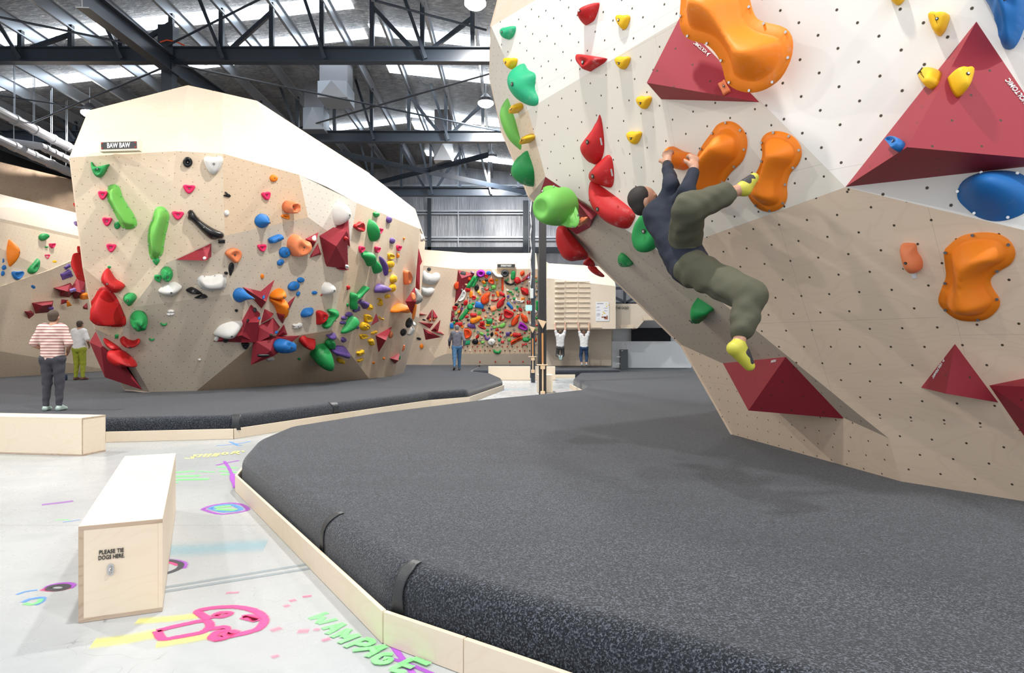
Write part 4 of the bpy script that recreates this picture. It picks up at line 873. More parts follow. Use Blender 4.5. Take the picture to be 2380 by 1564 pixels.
z4.h('B12', 1165, 1095, 95, 40, 'stick', 'yellow', -20); z4.h('B12', 680, 1077, 34, 26, 'peb', 'green'); z4.h('B12', 1128, 1028, 30, 20, 'peb', 'purple'); z4.h('B12', 582, 968, 54, 30, 'leaf', 'wood', 15)
z4.p('B12', [(520, 950), (600, 872), (622, 882), (600, 920), (540, 950)], 'white', 'leaf', .2, 'white leaf hold half hidden behind the large blue hold')
z4.h('B12', 345, 1078, 90, 42, 'oval', 'white', 10)
G_ = 'B14'
for a in [(1297, 395, 50, 192, 'stick', 'green', 0), (1392, 297, 40, 190, 'stick', 'green', -42), (1247, 447, 22, 44, 'oval', 'green', 0), (1340, 492, 92, 80, 'blob', 'purple', 10), (1260, 557, 82, 58, 'oval', 'purple', 8), (1203, 600, 64, 52, 'oval', 'purple', 5),
          (1190, 655, 72, 44, 'oval', 'purple', 0), (1362, 710, 36, 38, 'peb', 'purple', 0), (1195, 855, 54, 62, 'peb', 'purple', 0), (1503, 472, 72, 72, 'oval', 'yellow', 0), (1480, 602, 88, 92, 'dee', 'yellow', 0), (1442, 695, 106, 104, 'peb', 'yellow', 0),
          (1712, 346, 64, 46, 'oval', 'yellow', 20), (1625, 390, 62, 52, 'banana', 'yellow', 120), (1630, 434, 62, 52, 'banana', 'yellow', 30), (1555, 770, 80, 36, 'blob', 'yellow', 22), (1432, 815, 90, 58, 'dee', 'yellow', 10), (1518, 878, 60, 90, 'blob', 'yellow', 20),
          (1395, 1008, 98, 64, 'blob', 'yellow', 20), (1395, 1095, 80, 36, 'blob', 'yellow', 20), (1640, 605, 74, 28, 'banana', 'yellow', -25), (1675, 1075, 26, 28, 'peb', 'orange', 0), (1555, 1123, 28, 28, 'peb', 'orange', 0), (1252, 245, 34, 56, 'blob', 'red', 0)]: z4.h(G_, *a[:6], a[6])
z4.p(G_, [(1358, 425), (1400, 380), (1430, 395), (1480, 415), (1455, 450), (1435, 495), (1405, 450), (1390, 432)], 'purple', 'dome', .16, 'purple X-shaped hold on the right side of the boulder', 'purple X hold')
z4.p(G_, [(1290, 565), (1325, 600), (1330, 660), (1290, 710), (1190, 780), (1170, 760), (1210, 690), (1240, 630), (1262, 585)], 'green', 'dome', .25, 'green boomerang hold right of the purple ovals', 'right green boomerang')
vol(z4, G_, [(1587, 545, 0), (1620, 635, 0), (1525, 690, 0), (1600, 640, .1)], [(0, 1, 3), (1, 2, 3), (2, 0, 3)], 'small maroon triangle volume beside the yellow holds', 'small yellow-side triangle')
vol(z4, G_, [(1773, 702, 0), (1580, 805, 0), (1615, 1005, 0), (1700, 862, .3)], [(0, 1, 3), (1, 2, 3), (0, 3, 2)], 'maroon pyramid volume low on the right face of the boulder', 'low right pyramid')
z4.h(G_, 1747, 795, 34, 84, 'oval', 'salmon', -10)
vol(z4, G_, [(1858, 1012, 0), (1770, 1100, 0), (1805, 1138, 0), (1850, 1100, .3)], [(0, 1, 3), (1, 2, 3), (0, 3, 2)], 'small maroon volume at the lowest right corner of the boulder', 'corner maroon volume')
z4.p('B9', [(1565, 300), (1568, 250), (1600, 200), (1650, 205), (1732, 245), (1725, 280), (1650, 300)], 'purple', 'dome', .25, 'large chalk-dusted purple wedge hold on the right of the boulder', 'purple wedge hold')
for a in [(1777, 140, 66, 102, 'peb', 'yellow', -10), (1766, 243, 66, 100, 'peb', 'yellow', -10), (1930, 120, 62, 162, 'dee', 'salmon', 0)]: z4.h('B9', *a[:6], a[6])
z4.p(G_, [(1750, 535), (1770, 480), (1840, 430), (1900, 435), (1932, 475), (1900, 505), (1850, 532), (1810, 515)], 'orange', 'dome', .4, 'orange lip-shaped hold near the right edge of the boulder', 'orange lip hold')
rz_ = Z(560, 620, 5.045, BD)
ev = [P(*rz_.c(p), d) for p, d in [((2040, 232), 21.0), ((1925, 405), 20.8), ((2005, 555), 21.2), ((2052, 408), 20.6)]]
tag(mk('climbing_volume', ev, [(0, 1, 3), (1, 2, 3), (0, 3, 2), (0, 2, 1)], VOLM), 'maroon volume on the right outline of the boulder behind a salmon hold', 'climbing volume')
blob(rz_, [(1990, 330), (2010, 300), (2040, 320), (2050, 370), (2030, 402), (2000, 375)], 20.5, .2, 'salmon', 'salmon hold on the maroon volume at the boulder right outline')
blob(rz_, [(2045, 250), (2090, 300), (2130, 350), (2120, 405), (2060, 440), (2030, 425), (2045, 350)], 21.4, .5, 'grey', 'big dark grey drop-shaped hold jutting past the right edge of the boulder', 'grey drop hold')
blob(rz_, [(1930, 690), (1935, 640), (1970, 597), (2005, 605), (2018, 650), (1995, 700), (1955, 718)], 21.0, .4, 'black', 'black egg-shaped hold at the right edge of the boulder, upper one')
blob(rz_, [(1868, 780), (1880, 740), (1920, 722), (1945, 750), (1935, 790), (1895, 815)], 21.2, .35, 'black', 'black egg-shaped hold at the right edge of the boulder, lower one')
blob(rz_, [(1950, 790), (1985, 710), (2020, 705), (2035, 745), (2000, 800), (1960, 805)], 21.7, .35, 'white', 'pale grey hold jutting past the boulder edge beside the lower black egg')
blob(rz_, [(2010, 680), (2020, 640), (2048, 665), (2045, 695)], 21.6, .25, 'white', 'small pale hold jutting past the boulder edge beside the upper black egg')
blob(rz_, [(2010, 600), (2020, 480), (2045, 430), (2060, 450), (2045, 560), (2020, 620)], 21.8, .4, 'orange', 'orange hold hanging on the far side of the boulder right edge')
blob(rz_, [(1890, 985), (1905, 920), (1922, 920), (1920, 965), (1900, 990)], 22.2, .2, 'salmon', 'salmon hold low on the right outline of the boulder')
blob(rz_, [(1850, 1085), (1865, 1045), (1872, 1050), (1868, 1085)], 22.2, .15, 'green', 'small green hold low on the right outline of the boulder, beside the corner volume')
blob(z2, [(2070, 760), (2095, 755), (2118, 800), (2105, 832), (2070, 835)], 21.0, .3, 'white', 'pale round hold jutting past the upper right edge of the boulder', 'pale edge hold')
ev = [P(*z2.c(p), d) for p, d in [((2047, 915), 21.5), ((2092, 1085), 21.6), ((2066, 1130), 21.6), ((2062, 1430), 21.8), ((2010, 1400), 21.9), ((2018, 1240), 21.6), ((2030, 1200), 22.6)]]
tag(mk('climbing_volume', ev, [(0, 1, 2, 5), (5, 2, 3, 4), (0, 6, 1), (1, 6, 2), (2, 6, 3), (3, 6, 4), (4, 6, 5), (5, 6, 0)], VOLM), 'tall maroon volume jutting past the right edge of the boulder', 'climbing volume')
# upper right part of the boulder
z2.h('B7', 287, 73, 92, 88, 'peb', 'orange'); z2.h('B7', 196, 290, 104, 102, 'jug', 'pink', 10)
z2.h('B7', 460, 420, 138, 152, 'peb', 'salmon', prof='dish', H=.3, label='salmon cup-shaped hold on the upper part of the boulder', short='salmon cup hold')
z2.h('B7', 432, 537, 108, 54, 'dee', 'orange', 170); z2.h('B10c', 150, 590, 180, 172, 'peb', 'blue', prof='cone', H=.26, label='large pale blue rounded hold on the upper middle of the boulder', short='pale blue round hold')
z2.h('B10c', 302, 805, 168, 70, 'stick', 'blue', 22, H=.14)
z2.p('B10c', [(450, 880), (470, 800), (530, 752), (585, 768), (590, 820), (625, 838), (690, 825), (705, 880), (680, 960), (600, 1005), (520, 1015), (470, 960)], 'salmon', 'dish', .38, 'large salmon bowl-shaped hold left of the twin maroon volumes', 'large salmon bowl')
z2.h('B10c', 145, 918, 104, 90, 'jug', 'pink', 5); z2.h('B10c', 420, 972, 132, 132, 'peb', 'blue'); z2.h('B10c', 370, 1092, 90, 66, 'oval', 'blue', 40)
z2.p('B8', [(1005, 500), (1020, 420), (1070, 360), (1120, 390), (1160, 480), (1150, 550), (1100, 610), (1050, 648), (1015, 580)], 'white', 'dome', .35, 'large white egg-shaped hold above the tall maroon volumes', 'white egg hold')
vol(z2, 'B10c', [(675, 808, 0), (835, 728, 0), (765, 915, 0), (805, 845, .22)], [(0, 1, 3), (1, 2, 3), (0, 3, 2)], 'small maroon volume with a white hold, between salmon bowl and big volumes', 'small volume with white hold', reg=['E1'])
z2.h('E1', 785, 802, 66, 64, 'tear', 'white', -30)
vol(z2, 'B10c', [(825, 862, 0), (722, 1040, 0), (872, 998, 0), (845, 975, .12)], [(0, 1, 3), (1, 2, 3), (0, 3, 2)], 'small flat maroon triangle below the volume with the white hold', 'small flat maroon triangle')
vol(z2, 'B8', [(1195, 462, 0), (985, 750, 0), (1218, 902, 0), (1188, 735, .3)], [(0, 1, 3), (1, 2, 3), (0, 3, 2)], 'tall spiky maroon volume rising behind the big box-like one', 'tall spiky volume', reg=['T1'])
vol(z2, 'B10c', [(845, 772, 0), (1180, 708, .45), (1050, 898, .5), (950, 1108, .1), (1195, 1168, .12), (935, 1142, 0)], [(0, 1, 2), (0, 2, 3), (2, 1, 4), (2, 4, 5), (2, 5, 3), (1, 0, 4)], 'large box-like maroon volume with two big facets right of the centre', 'large maroon volume', reg=['F1', 'F2', 'F3', 'F4'])
z2.h('F3', 1160, 808, 50, 58, 'tear', 'red', 160); z2.h('F4', 1177, 1138, 46, 38, 'dee', 'white')
z2.p('B10c', [(1050, 1160), (1195, 1165), (1150, 1185), (1090, 1182)], 'maroon', 'dome', .1, 'thin maroon lip hold under the large maroon volume')
for a in [(1522, 510, 78, 70, 'tear', 'green', 60), (1680, 575, 56, 84, 'peb', 'purple', 0), (1322, 668, 112, 118, 'jug', 'red', 30), (1565, 712, 56, 78, 'jug', 'pink', -10), (1343, 937, 58, 84, 'jug', 'pink', -10), (1535, 940, 58, 80, 'jug', 'pink', -8), (1797, 920, 50, 72, 'jug', 'pink', -8),
          (1721, 830, 54, 76, 'peb', 'purple', 0), (1868, 805, 18, 34, 'blob', 'orange', 0), (1790, 1010, 24, 62, 'blob', 'orange', 0), (1705, 1020, 76, 72, 'dee', 'yellow', 0), (1697, 1112, 80, 94, 'peb', 'yellow', 0), (1683, 1190, 54, 48, 'peb', 'yellow', 0)]: z2.h('B9', *a[:6], a[6])
z2.p('B9', [(1455, 570), (1490, 640), (1508, 730), (1505, 820), (1475, 840), (1445, 800), (1423, 700), (1430, 620)], 'green', 'dome', .25, 'tall dark green leaf hold high on the right face of the boulder', 'tall green leaf')
z2.p('B9', [(1350, 990), (1400, 958), (1440, 970), (1460, 1060), (1455, 1130), (1425, 1135), (1390, 1070), (1360, 1030)], 'green', 'dome', .25, 'green boot-shaped hold at the edge line of the right face', 'green boot hold')
z2.p('B9', [(1478, 1018), (1530, 1100), (1562, 1180), (1550, 1215), (1510, 1230), (1485, 1180), (1470, 1080)], 'green', 'leaf', .22, 'green pointed drop hold right of the green boot hold', 'green drop hold')
z2.p('B9', [(1570, 1018), (1600, 1040), (1640, 1120), (1652, 1240), (1632, 1250), (1600, 1140), (1572, 1060)], 'purple', 'dome', .13, 'long thin purple curved hold beside the three stacked yellow holds', 'thin purple curved hold')
# sign
def sign(c, W, H, text, lab, tilt=0, d=.08, fr=.04):
    t = thing('sign', lab, 'sign', c); u = Vector((math.cos(tilt), 0, math.sin(tilt))); v = Vector((-math.sin(tilt), 0, math.cos(tilt))); n = Vector((0, -1, 0))
    mk('frame', *boxg(c, (W, d, H), ax=(u, -n, v)), BIRCH, t, bevel=.004); mk('board', *boxg(c+n*(d/2+.004), (W-fr*2, .01, H-fr*2), ax=(u, -n, v)), BLACKST, t)
    for a in (-1, 1):
        for b in (-1, 1): mk('screw', *tubeg([c+u*a*(W/2-fr*1.5)+v*b*(H/2-fr*1.5)+n*(d/2+.008), c+u*a*(W/2-fr*1.5)+v*b*(H/2-fr*1.5)+n*(d/2+.013)], .012, 8), hm('red'), t)
    letter(text, c+n*(d/2+.012), u, v, W*.58, H*.46, WINK, t, bold=.02)
cs = on('B1', 281, 340, .22); sign(cs, 92*cs.y/F, 26*cs.y/F, 'BAW BAW', 'black framed sign reading BAW BAW at the top left of the boulder', math.radians(1.8), d=.12)
cs = on('W0', 1176.5, 618, .15); sign(cs, 43*cs.y/F, 10*cs.y/F, 'STATION ST WOODY', 'small black framed sign reading STATION ST WOODY above the spray board', 0, d=.1, fr=.02)
letter('THE DOJO', P(1446, 716.5, 31.97), Vector((1, 0, 0)), Vector((0, 0, 1)), 31*32/F, 7.5*32/F, INK, dj, bold=.015)
# bench text + ring
wd3 = Vector((*wd, 0)); pz = Vector((0, 0, 1)); b0 = Vector((*p0, 0)); nrm = Vector((*(-ld), 0))
Wb = (p1-p0).length
letter('PLEASE TIE', b0+wd3*Wb*.385+pz*.323+nrm*.003, wd3, pz, .102, .020, INK, nb, bold=.004); letter('DOGS HERE.', b0+wd3*Wb*.385+pz*.297+nrm*.003, wd3, pz, .108, .020, INK, nb, bold=.004)
c = b0+wd3*Wb*.375+pz*.236+nrm*.003
pl_ = [c+wd3*(math.cos(a)*.0135)+pz*(math.sin(a)*.0135+(.014 if math.sin(a) > 0 else -.014)) for a in np.linspace(0, 2*math.pi, 25)[:-1]]
pl2 = [q+nrm*.004 for q in pl_]; k = len(pl_)
rp = mk('ring_plate', pl_+pl2, [tuple(range(k)), tuple(range(k, 2*k))[::-1]]+[(i, (i+1) % k, (i+1) % k+k, i+k) for i in range(k)], SCREW, nb, uv=False)
mk('tie_ring', *tubeg([c+nrm*(.004+.03*math.sin(a))+pz*(.017*math.cos(a)) for a in np.linspace(0, math.pi, 9)], .0045, 8), SCREW, rp, smooth=True, uv=False)
# ---------------- left wall holds ----------------
LZ = 'on the left wall'; z5 = Z(0, 500, 3.33, LZ)
z5.p('L1', [(55, 180), (85, 220), (105, 300), (85, 380), (55, 412), (35, 370), (20, 290), (35, 220)], 'orange', 'leaf', .35, 'big orange spindle-shaped hold high on the left wall', 'orange spindle')
z5.p('L1', [(190, 420), (230, 370), (272, 330), (278, 370), (260, 430), (230, 460), (200, 450)], 'green', 'dish', .3, 'light green teardrop hold with chalky centre on the left wall', 'chalky green teardrop')
def lf(x, y): return 'L1' if y < 560-(x*.47) else 'L2'
for a in [(330, 170, 70, 56, 'peb', 'green', 20), (352, 247, 26, 14, 'oval', 'green', 0), (397, 238, 42, 40, 'jug', 'pink', 0), (352, 323, 42, 38, 'jug', 'pink', 0), (320, 480, 42, 38, 'jug', 'pink', 0), (571, 407, 30, 36, 'jug', 'pink', 0), (522, 482, 38, 34, 'jug', 'pink', 0), (462, 528, 42, 32, 'jug', 'pink', 0),
          (405, 363, 48, 34, 'oval', 'yellow', 5), (420, 437, 42, 30, 'oval', 'yellow', -5), (362, 515, 72, 60, 'blob', 'yellow', 10), (510, 400, 66, 36, 'blob', 'purple', 25), (492, 458, 98, 60, 'sq', 'purple', 20), (115, 470, 86, 70, 'jug', 'blue', 0), (226, 555, 66, 70, 'tear', 'blue', 180), (107, 535, 36, 50, 'blob', 'blue', 0),
          (10, 267, 36, 34, 'peb', 'blue', 0), (4, 355, 28, 44, 'peb', 'blue', 0), (15, 407, 42, 46, 'peb', 'blue', 0), (7, 452, 30, 44, 'peb', 'blue', 0), (162, 632, 52, 58, 'blob', 'blue', 20), (100, 722, 46, 22, 'oval', 'blue', -10), (114, 750, 36, 36, 'tri', 'blue', 0),
          (266, 592, 40, 28, 'oval', 'yellow', 10), (274, 622, 46, 40, 'sq', 'yellow', 0), (170, 670, 46, 30, 'oval', 'yellow', 30), (198, 785, 72, 54, 'peb', 'yellow', 10), (133, 838, 44, 72, 'blob', 'yellow', 0), (313, 780, 38, 18, 'sq', 'yellow', 0), (42, 933, 38, 26, 'oval', 'yellow', 10),
          (180, 924, 36, 24, 'oval', 'yellow', 10), (45, 1028, 60, 56, 'dee', 'yellow', 0), (70, 1112, 40, 24, 'oval', 'yellow', 10), (65, 918, 18, 16, 'peb', 'blue', 0), (6, 1030, 26, 50, 'sq', 'blue', 0), (136, 570, 20, 18, 'peb', 'green', 0), (720, 846, 36, 38, 'sq', 'purple', 0), (200, 838, 28, 54, 'leaf', 'black', -20)]:
    z5.h(lf(a[0], a[1]), *a[:6], a[6], H=max(.06, a[3]/3.33*24/F*.45))
LV = [([(250, 725, .0), (418, 648, 0), (405, 762, .1), (265, 777, .1), (330, 700, .5), (400, 690, .5)], [(0, 1, 5, 4), (4, 5, 2, 3), (0, 4, 3), (1, 2, 5)], 'long chalky maroon box volume above the standing people'),
      ([(192, 735, 0), (240, 722, 0), (266, 765, .2), (215, 852, 0), (235, 755, .35)], [(0, 1, 2, 4), (0, 4, 3), (4, 2, 3)], 'small maroon volume with yellow hold at the left end of the volume row'),
      ([(465, 535, 0), (550, 512, 0), (582, 585, .1), (540, 652, 0), (440, 640, 0), (520, 590, .6)], [(0, 1, 2, 5), (0, 5, 3, 4), (5, 2, 3)], 'chalk-topped maroon box volume, upper middle of the left wall cluster'),
      ([(430, 640, 0), (555, 650, 0), (530, 705, 0), (413, 737, 0), (510, 660, .3)], [(0, 1, 4), (1, 2, 4), (2, 3, 4), (3, 0, 4)], 'low maroon wedge volume with an orange hold on the left wall'),
      ([(600, 470, 0), (660, 515, 0), (672, 650, 0), (555, 665, 0), (625, 600, .5)], [(0, 1, 4), (1, 2, 4), (2, 3, 4), (3, 0, 4)], 'large maroon volume next to the boulder edge on the left wall'),
      ([(680, 650, 0), (622, 738, 0), (700, 748, 0), (665, 715, .25)], [(0, 1, 3), (1, 2, 3), (2, 0, 3)], 'dark maroon triangle volume half hidden by the boulder, on the left wall')]
for v_, f_, l_ in LV: vol(z5, 'L2', v_, f_, l_, l_.split(' on ')[0][:40])
for a in [(552, 580, 56, 26, 'sq', 'lilac', 15), (388, 718, 42, 32, 'peb', 'purple', 0), (526, 682, 34, 48, 'tri', 'orange', 20), (645, 625, 60, 50, 'sq', 'orange', 10), (635, 588, 26, 16, 'oval', 'purple', 0)]: z5.h('L2', *a[:6], a[6], h0=.35)
# ---------------- spray board ----------------
WZ = 'on the spray board'; zw = Z(960, 560, 4.6, WZ); zr_ = random.Random(11)
for v_, l_ in [([(480, 310, 0), (660, 350, 0), (445, 672, 0), (520, 400, .25)], 'large maroon volume at the top left corner of the spray board'), ([(528, 665, 0), (525, 750, 0), (460, 860, 0), (510, 745, .15)], 'narrow maroon volume at the left of the spray board'),
               ([(1255, 330, 0), (1250, 400, 0), (1090, 482, 0), (1200, 410, .15)], 'maroon wedge volume at the top right of the spray board')]:
    vol(zw, 'WB', v_, [(0, 1, 3), (1, 2, 3), (2, 0, 3)], l_, l_[:25])
vol(zw, 'WB', [(412, 745, 0), (440, 750, 0), (450, 850, 0), (400, 865, 0), (428, 800, .12)], [(0, 1, 4), (1, 2, 4), (2, 3, 4), (3, 0, 4)], 'small maroon block volume at the far left edge of the spray board', 'small left block')
BIG = [(535, 355, 78, 64, 'oval', 'dark grey', 0), (583, 382, 100, 44, 'stick', 'vermilion', 125), (635, 335, 44, 18, 'banana', 'lilac', -30), (725, 347, 96, 84, 'oval', 'magenta', 0), (810, 345, 58, 48, 'peb', 'blue', 0), (785, 378, 50, 40, 'jug', 'red', 0), (983, 345, 88, 76, 'oval', 'dark grey', 0),
 (1070, 365, 98, 46, 'stick', 'green', 82), (1168, 348, 84, 52, 'leaf', 'vermilion', 70), (472, 475, 74, 90, 'bean', 'vermilion', -45), (558, 435, 30, 26, 'peb', 'blue', 0), (625, 440, 50, 150, 'stick', 'green', -35), (668, 435, 34, 130, 'stick', 'green', -30), (785, 420, 38, 28, 'oval', 'black', 0),
 (840, 428, 60, 66, 'dee', 'vermilion', 60), (895, 417, 38, 26, 'oval', 'yellow', 0), (1005, 415, 44, 28, 'banana', 'green', 30), (957, 462, 26, 145, 'stick', 'vermilion', 0), (1030, 452, 116, 44, 'banana', 'black', -10), (1115, 422, 72, 76, 'oval', 'red', 0), (755, 440, 50, 36, 'oval', 'orange', -30),
 (864, 492, 66, 58, 'blob', 'light green', 0), (680, 503, 98, 56, 'leaf', 'black', 80), (587, 520, 60, 50, 'peb', 'red', 0), (787, 516, 50, 34, 'banana', 'red', 0), (1108, 508, 42, 46, 'tear', 'teal', -20), (1195, 540, 100, 124, 'leaf', 'red', 45), (1040, 543, 46, 20, 'oval', 'green', -10),
 (620, 570, 76, 34, 'stick', 'orange', 85), (700, 545, 30, 28, 'oval', 'yellow', 0), (905, 565, 30, 64, 'stick', 'orange', 15), (950, 565, 64, 54, 'bean', 'red', 0), (530, 590, 62, 125, 'dee', 'white', -30), (652, 605, 48, 44, 'dee', 'red', 0), (780, 610, 100, 150, 'bean', 'vermilion', -50),
 (1138, 642, 105, 48, 'banana', 'white', -8), (1175, 617, 40, 28, 'sq', 'orange', 0), (877, 632, 92, 34, 'banana', 'red', 12), (563, 660, 44, 66, 'oval', 'red', -25), (945, 657, 66, 150, 'bean', 'red', -48), (712, 683, 104, 70, 'sq', 'blue', -12), (1035, 690, 36, 92, 'stick', 'blue', 40),
 (610, 703, 66, 66, 'oval', 'green', 0), (545, 785, 44, 145, 'stick', 'green', -38), (860, 723, 66, 48, 'sq', 'salmon', 20), (450, 720, 55, 52, 'jug', 'red', 0), (466, 680, 44, 34, 'peb', 'black', 0), (1148, 735, 48, 56, 'leaf', 'red', 40), (1015, 780, 92, 110, 'dee', 'red', -120),
 (645, 788, 80, 54, 'bean', 'red', 20), (665, 838, 132, 80, 'bean', 'orange', 40), (710, 768, 42, 38, 'sq', 'light green', 0), (575, 810, 46, 26, 'oval', 'red', 10), (1098, 845, 70, 150, 'bean', 'vermilion', -45), (1188, 820, 66, 124, 'bean', 'vermilion', 20), (625, 905, 90, 56, 'oval', 'purple', -10),
 (740, 880, 56, 48, 'sq', 'red', 10), (818, 858, 82, 66, 'blob', 'green', 0), (935, 825, 90, 26, 'leaf', 'red', 80), (950, 840, 70, 34, 'banana', 'red', 10), (490, 888, 88, 42, 'sq', 'red', 0), (415, 905, 44, 58, 'sq', 'blue', 0), (735, 920, 120, 40, 'leaf', 'red', -20), (872, 922, 52, 30, 'blob', 'light green', 0),
 (958, 902, 74, 46, 'oval', 'light green', 30), (1175, 915, 116, 70, 'dee', 'magenta', -30), (585, 985, 86, 104, 'dee', 'vermilion', 0), (900, 945, 48, 38, 'tri', 'red', 0), (1015, 993, 50, 44, 'sq', 'purple', 0), (1108, 1000, 104, 60, 'bean', 'red', 15), (842, 1000, 70, 38, 'leaf', 'black', 80),
 (735, 992, 52, 30, 'oval', 'light green', -25), (688, 1025, 76, 36, 'leaf', 'red', 60), (790, 1037, 64, 50, 'banana', 'purple', -20), (665, 1075, 72, 60, 'peb', 'black', 0), (580, 1085, 76, 56, 'blob', 'teal', 0), (840, 1078, 90, 74, 'peb', 'white', 20), (1028, 1057, 44, 40, 'blob', 'light green', 0),
 (1108, 1058, 44, 140, 'stick', 'vermilion', -62), (1207, 1053, 80, 50, 'oval', 'green', 0), (923, 1058, 36, 40, 'blob', 'teal', 0), (957, 1078, 34, 26, 'sq', 'red', 0), (745, 1083, 46, 30, 'blob', 'light green', 0), (900, 1182, 92, 52, 'banana', 'green', 0), (1325, 690, 30, 110, 'stick', 'green', 0),
 (1235, 655, 44, 46, 'peb', 'red', 0), (1230, 390, 50, 26, 'oval', 'lilac', 5), (1195, 412, 30, 28, 'oval', 'yellow', 0), (1085, 740, 30, 24, 'peb', 'red', 0), (922, 735, 46, 22, 'banana', 'green', 5), (755, 740, 40, 28, 'peb', 'red', 0), (800, 895, 50, 26, 'sq', 'yellow', 0),
 (1290, 870, 40, 60, 'peb', 'red', 0), (1300, 600, 30, 26, 'peb', 'blue', 0), (1285, 1000, 50, 60, 'sq', 'red', 0), (1300, 1055, 50, 46, 'peb', 'vermilion', 0), (1300, 760, 60, 40, 'oval', 'white', 20)]
SPIT = []
for a in BIG:
    x, y, w_, h_ = a[:4]; SPIT.append((x, y, (w_+h_)/4))
    f = 'WB'; k = {}
    if a[5] in ('magenta', 'dark grey') and w_ > 80: k = dict(prof='ring')
    zw.h(f, *a[:6], a[6], H=max(.08, min(w_, h_)/4.6*35/F*.45), **k)
zw.p('WB', [(840, 312), (870, 308), (900, 350), (955, 365), (965, 385), (900, 392), (850, 350)], 'white', 'dome', .3, 'white curved elephant-trunk hold at the top of the spray board', 'white trunk hold')
SPIT.append((900, 350, 60))
cnt = 0; tries = 0; sc_cols = ['grey']*9+['wood']*4+['red']*3+['white']*3+['black']*3+['green']*3+['orange']*2+['purple', 'yellow', 'light green', 'salmon', 'purple']
while cnt < 165 and tries < 30000:
    tries += 1; x = zr_.uniform(420, 1325); y = zr_.uniform(385, 1105); s = zr_.uniform(18, 36)
    if x < 480+(-(y-600)*.12) and y < 800: continue
    if x < 440+ (0 if y < 900 else 80): continue
    if any((x-a)**2+(y-b)**2 < (r*.92+s*.5)**2 for a, b, r in SPIT): continue
    sh = zr_.choice(['oval', 'peb', 'peb', 'sq', 'dee', 'banana', 'jug', 'tear', 'blob']); zw.h('WB', x, y, s, s*zr_.uniform(.55, .95), sh, zr_.choice(sc_cols), zr_.uniform(-40, 40), H=.09, n=10); SPIT.append((x, y, s*.62)); cnt += 1
jc = ['red', 'white', 'black', 'green', 'red', 'black']
ji = 0
for y, x0 in ((1128, 530), (1170, 558)):
    x = x0
    while x < 1325:
        if not (y > 1150 and 850 < x < 950): zw.h('WB', x, y, 14, 12, 'peb', jc[(ji*5+ji//3) % 6], H=.06, n=8)
        ji += 1; x += 53
for x in (490, 715, 880, 1032, 1175): zw.h('WK', x, 1289, 15, 16, 'peb', 'red', H=.07, n=8, zone='on the kicker under the spray board')
WL_ = 'on the far left wall panel'; zl = Z(960, 560, 4.6, WL_)
zl.p('WL', [(90, 350), (120, 315), (160, 340), (200, 355), (240, 335), (285, 355), (285, 410), (240, 460), (170, 467), (110, 440)], 'white', 'dome', .3, 'upper and larger of two white saddle-shaped holds on the far wall', 'upper white saddle')
zl.p('WL', [(80, 490), (110, 478), (150, 492), (200, 488), (230, 520), (205, 570), (150, 593), (105, 565)], 'white', 'dome', .3, 'lower and smaller of two white saddle-shaped holds on the far wall', 'lower white saddle')
zl.h('WL', 172, 302, 42, 40, 'oval', 'dark grey', label='small dark grey ball hold above the white saddles on the far wall'); zl.h('WL', 62, 1043, 52, 26, 'oval', 'black', -15, label='black oval hold low on the far wall beside the boulder')
zl.h('WL', 92, 1125, 40, 50, 'peb', 'orange', label='orange hold low on the far wall beside the boulder')
zl.h('WL', 118, 843, 40, 18, 'oval', 'black', -15, label='small black hold among the maroon triangles on the far wall')
for k, (v_, l_) in enumerate([([(20, 765), (150, 790), (20, 806)], 'flat maroon triangle pointing right, leftmost of the far wall group'), ([(203, 728), (140, 830), (195, 866)], 'left half of the split maroon diamond on the far wall'), ([(210, 728), (265, 815), (205, 862)], 'right half of the split maroon diamond on the far wall'),
                          ([(57, 865), (217, 885), (180, 937)], 'maroon triangle pointing left in the middle of the far wall group'), ([(295, 840), (190, 960), (268, 968)], 'maroon triangle with its tip up, rightmost of the far wall group'), ([(190, 962), (260, 968), (335, 1001)], 'thin maroon sliver pointing right at the base of the far wall group'), ([(108, 933), (298, 1028), (133, 1058)], 'lowest maroon triangle of the far wall group')]):
    c = (sum(p[0] for p in v_)/3, sum(p[1] for p in v_)/3); q = (c[0]*.7+v_[k % 3][0]*.3, c[1]*.7+v_[k % 3][1]*.3)
    vol(zl, 'WL', [(*p, 0) for p in v_]+[(*q, .28)], [(0, 1, 3), (1, 2, 3), (2, 0, 3)], l_)
for x, y in ((180, 840), (225, 835)): zl.h('WL', x, y, 30, 36, 'peb', 'salmon', h0=.1)
# ---------------- right wall holds ----------------
RZ_ = 'on the right climbing wall'
zA = Z(1130, 0, 3.4, RZ_); zB = Z(1210, 240, 3.554, RZ_); zC = Z(1440, 300, 2.696, RZ_); zD = Z(1480, 0, 4.76, RZ_); zE = Z(1940, 0, 2.793, RZ_); zF = Z(1600, 700, 3.051, RZ_); zG = Z(2000, 480, 4.6, RZ_)
zA.p('R2', [(127, 250), (140, 225), (185, 215), (232, 208), (232, 250), (210, 295), (175, 312), (145, 295)], 'teal', 'dome', .08, 'green cup hold at the top left corner of the right climbing wall', 'corner green cup')
zA.p('R11', [(780, 110), (800, 70), (850, 35), (893, 22), (892, 60), (870, 130), (845, 170), (785, 200), (778, 160)], 'red', 'leaf', .13, 'red wedge hold at the top edge of the picture, highest red one', 'highest red wedge')
zA.h('R11', 1093, 178, 94, 118, 'jug', 'yellow', prof='dome', label='yellow hold right of the highest red wedge on the right wall', short='high yellow hold', H=.05)
zA.h('R2', 213, 505, 74, 92, 'jug', 'yellow', prof='dome', label='yellow hold above the green fan on the left edge of the right wall', short='yellow hold above fan', H=.08)
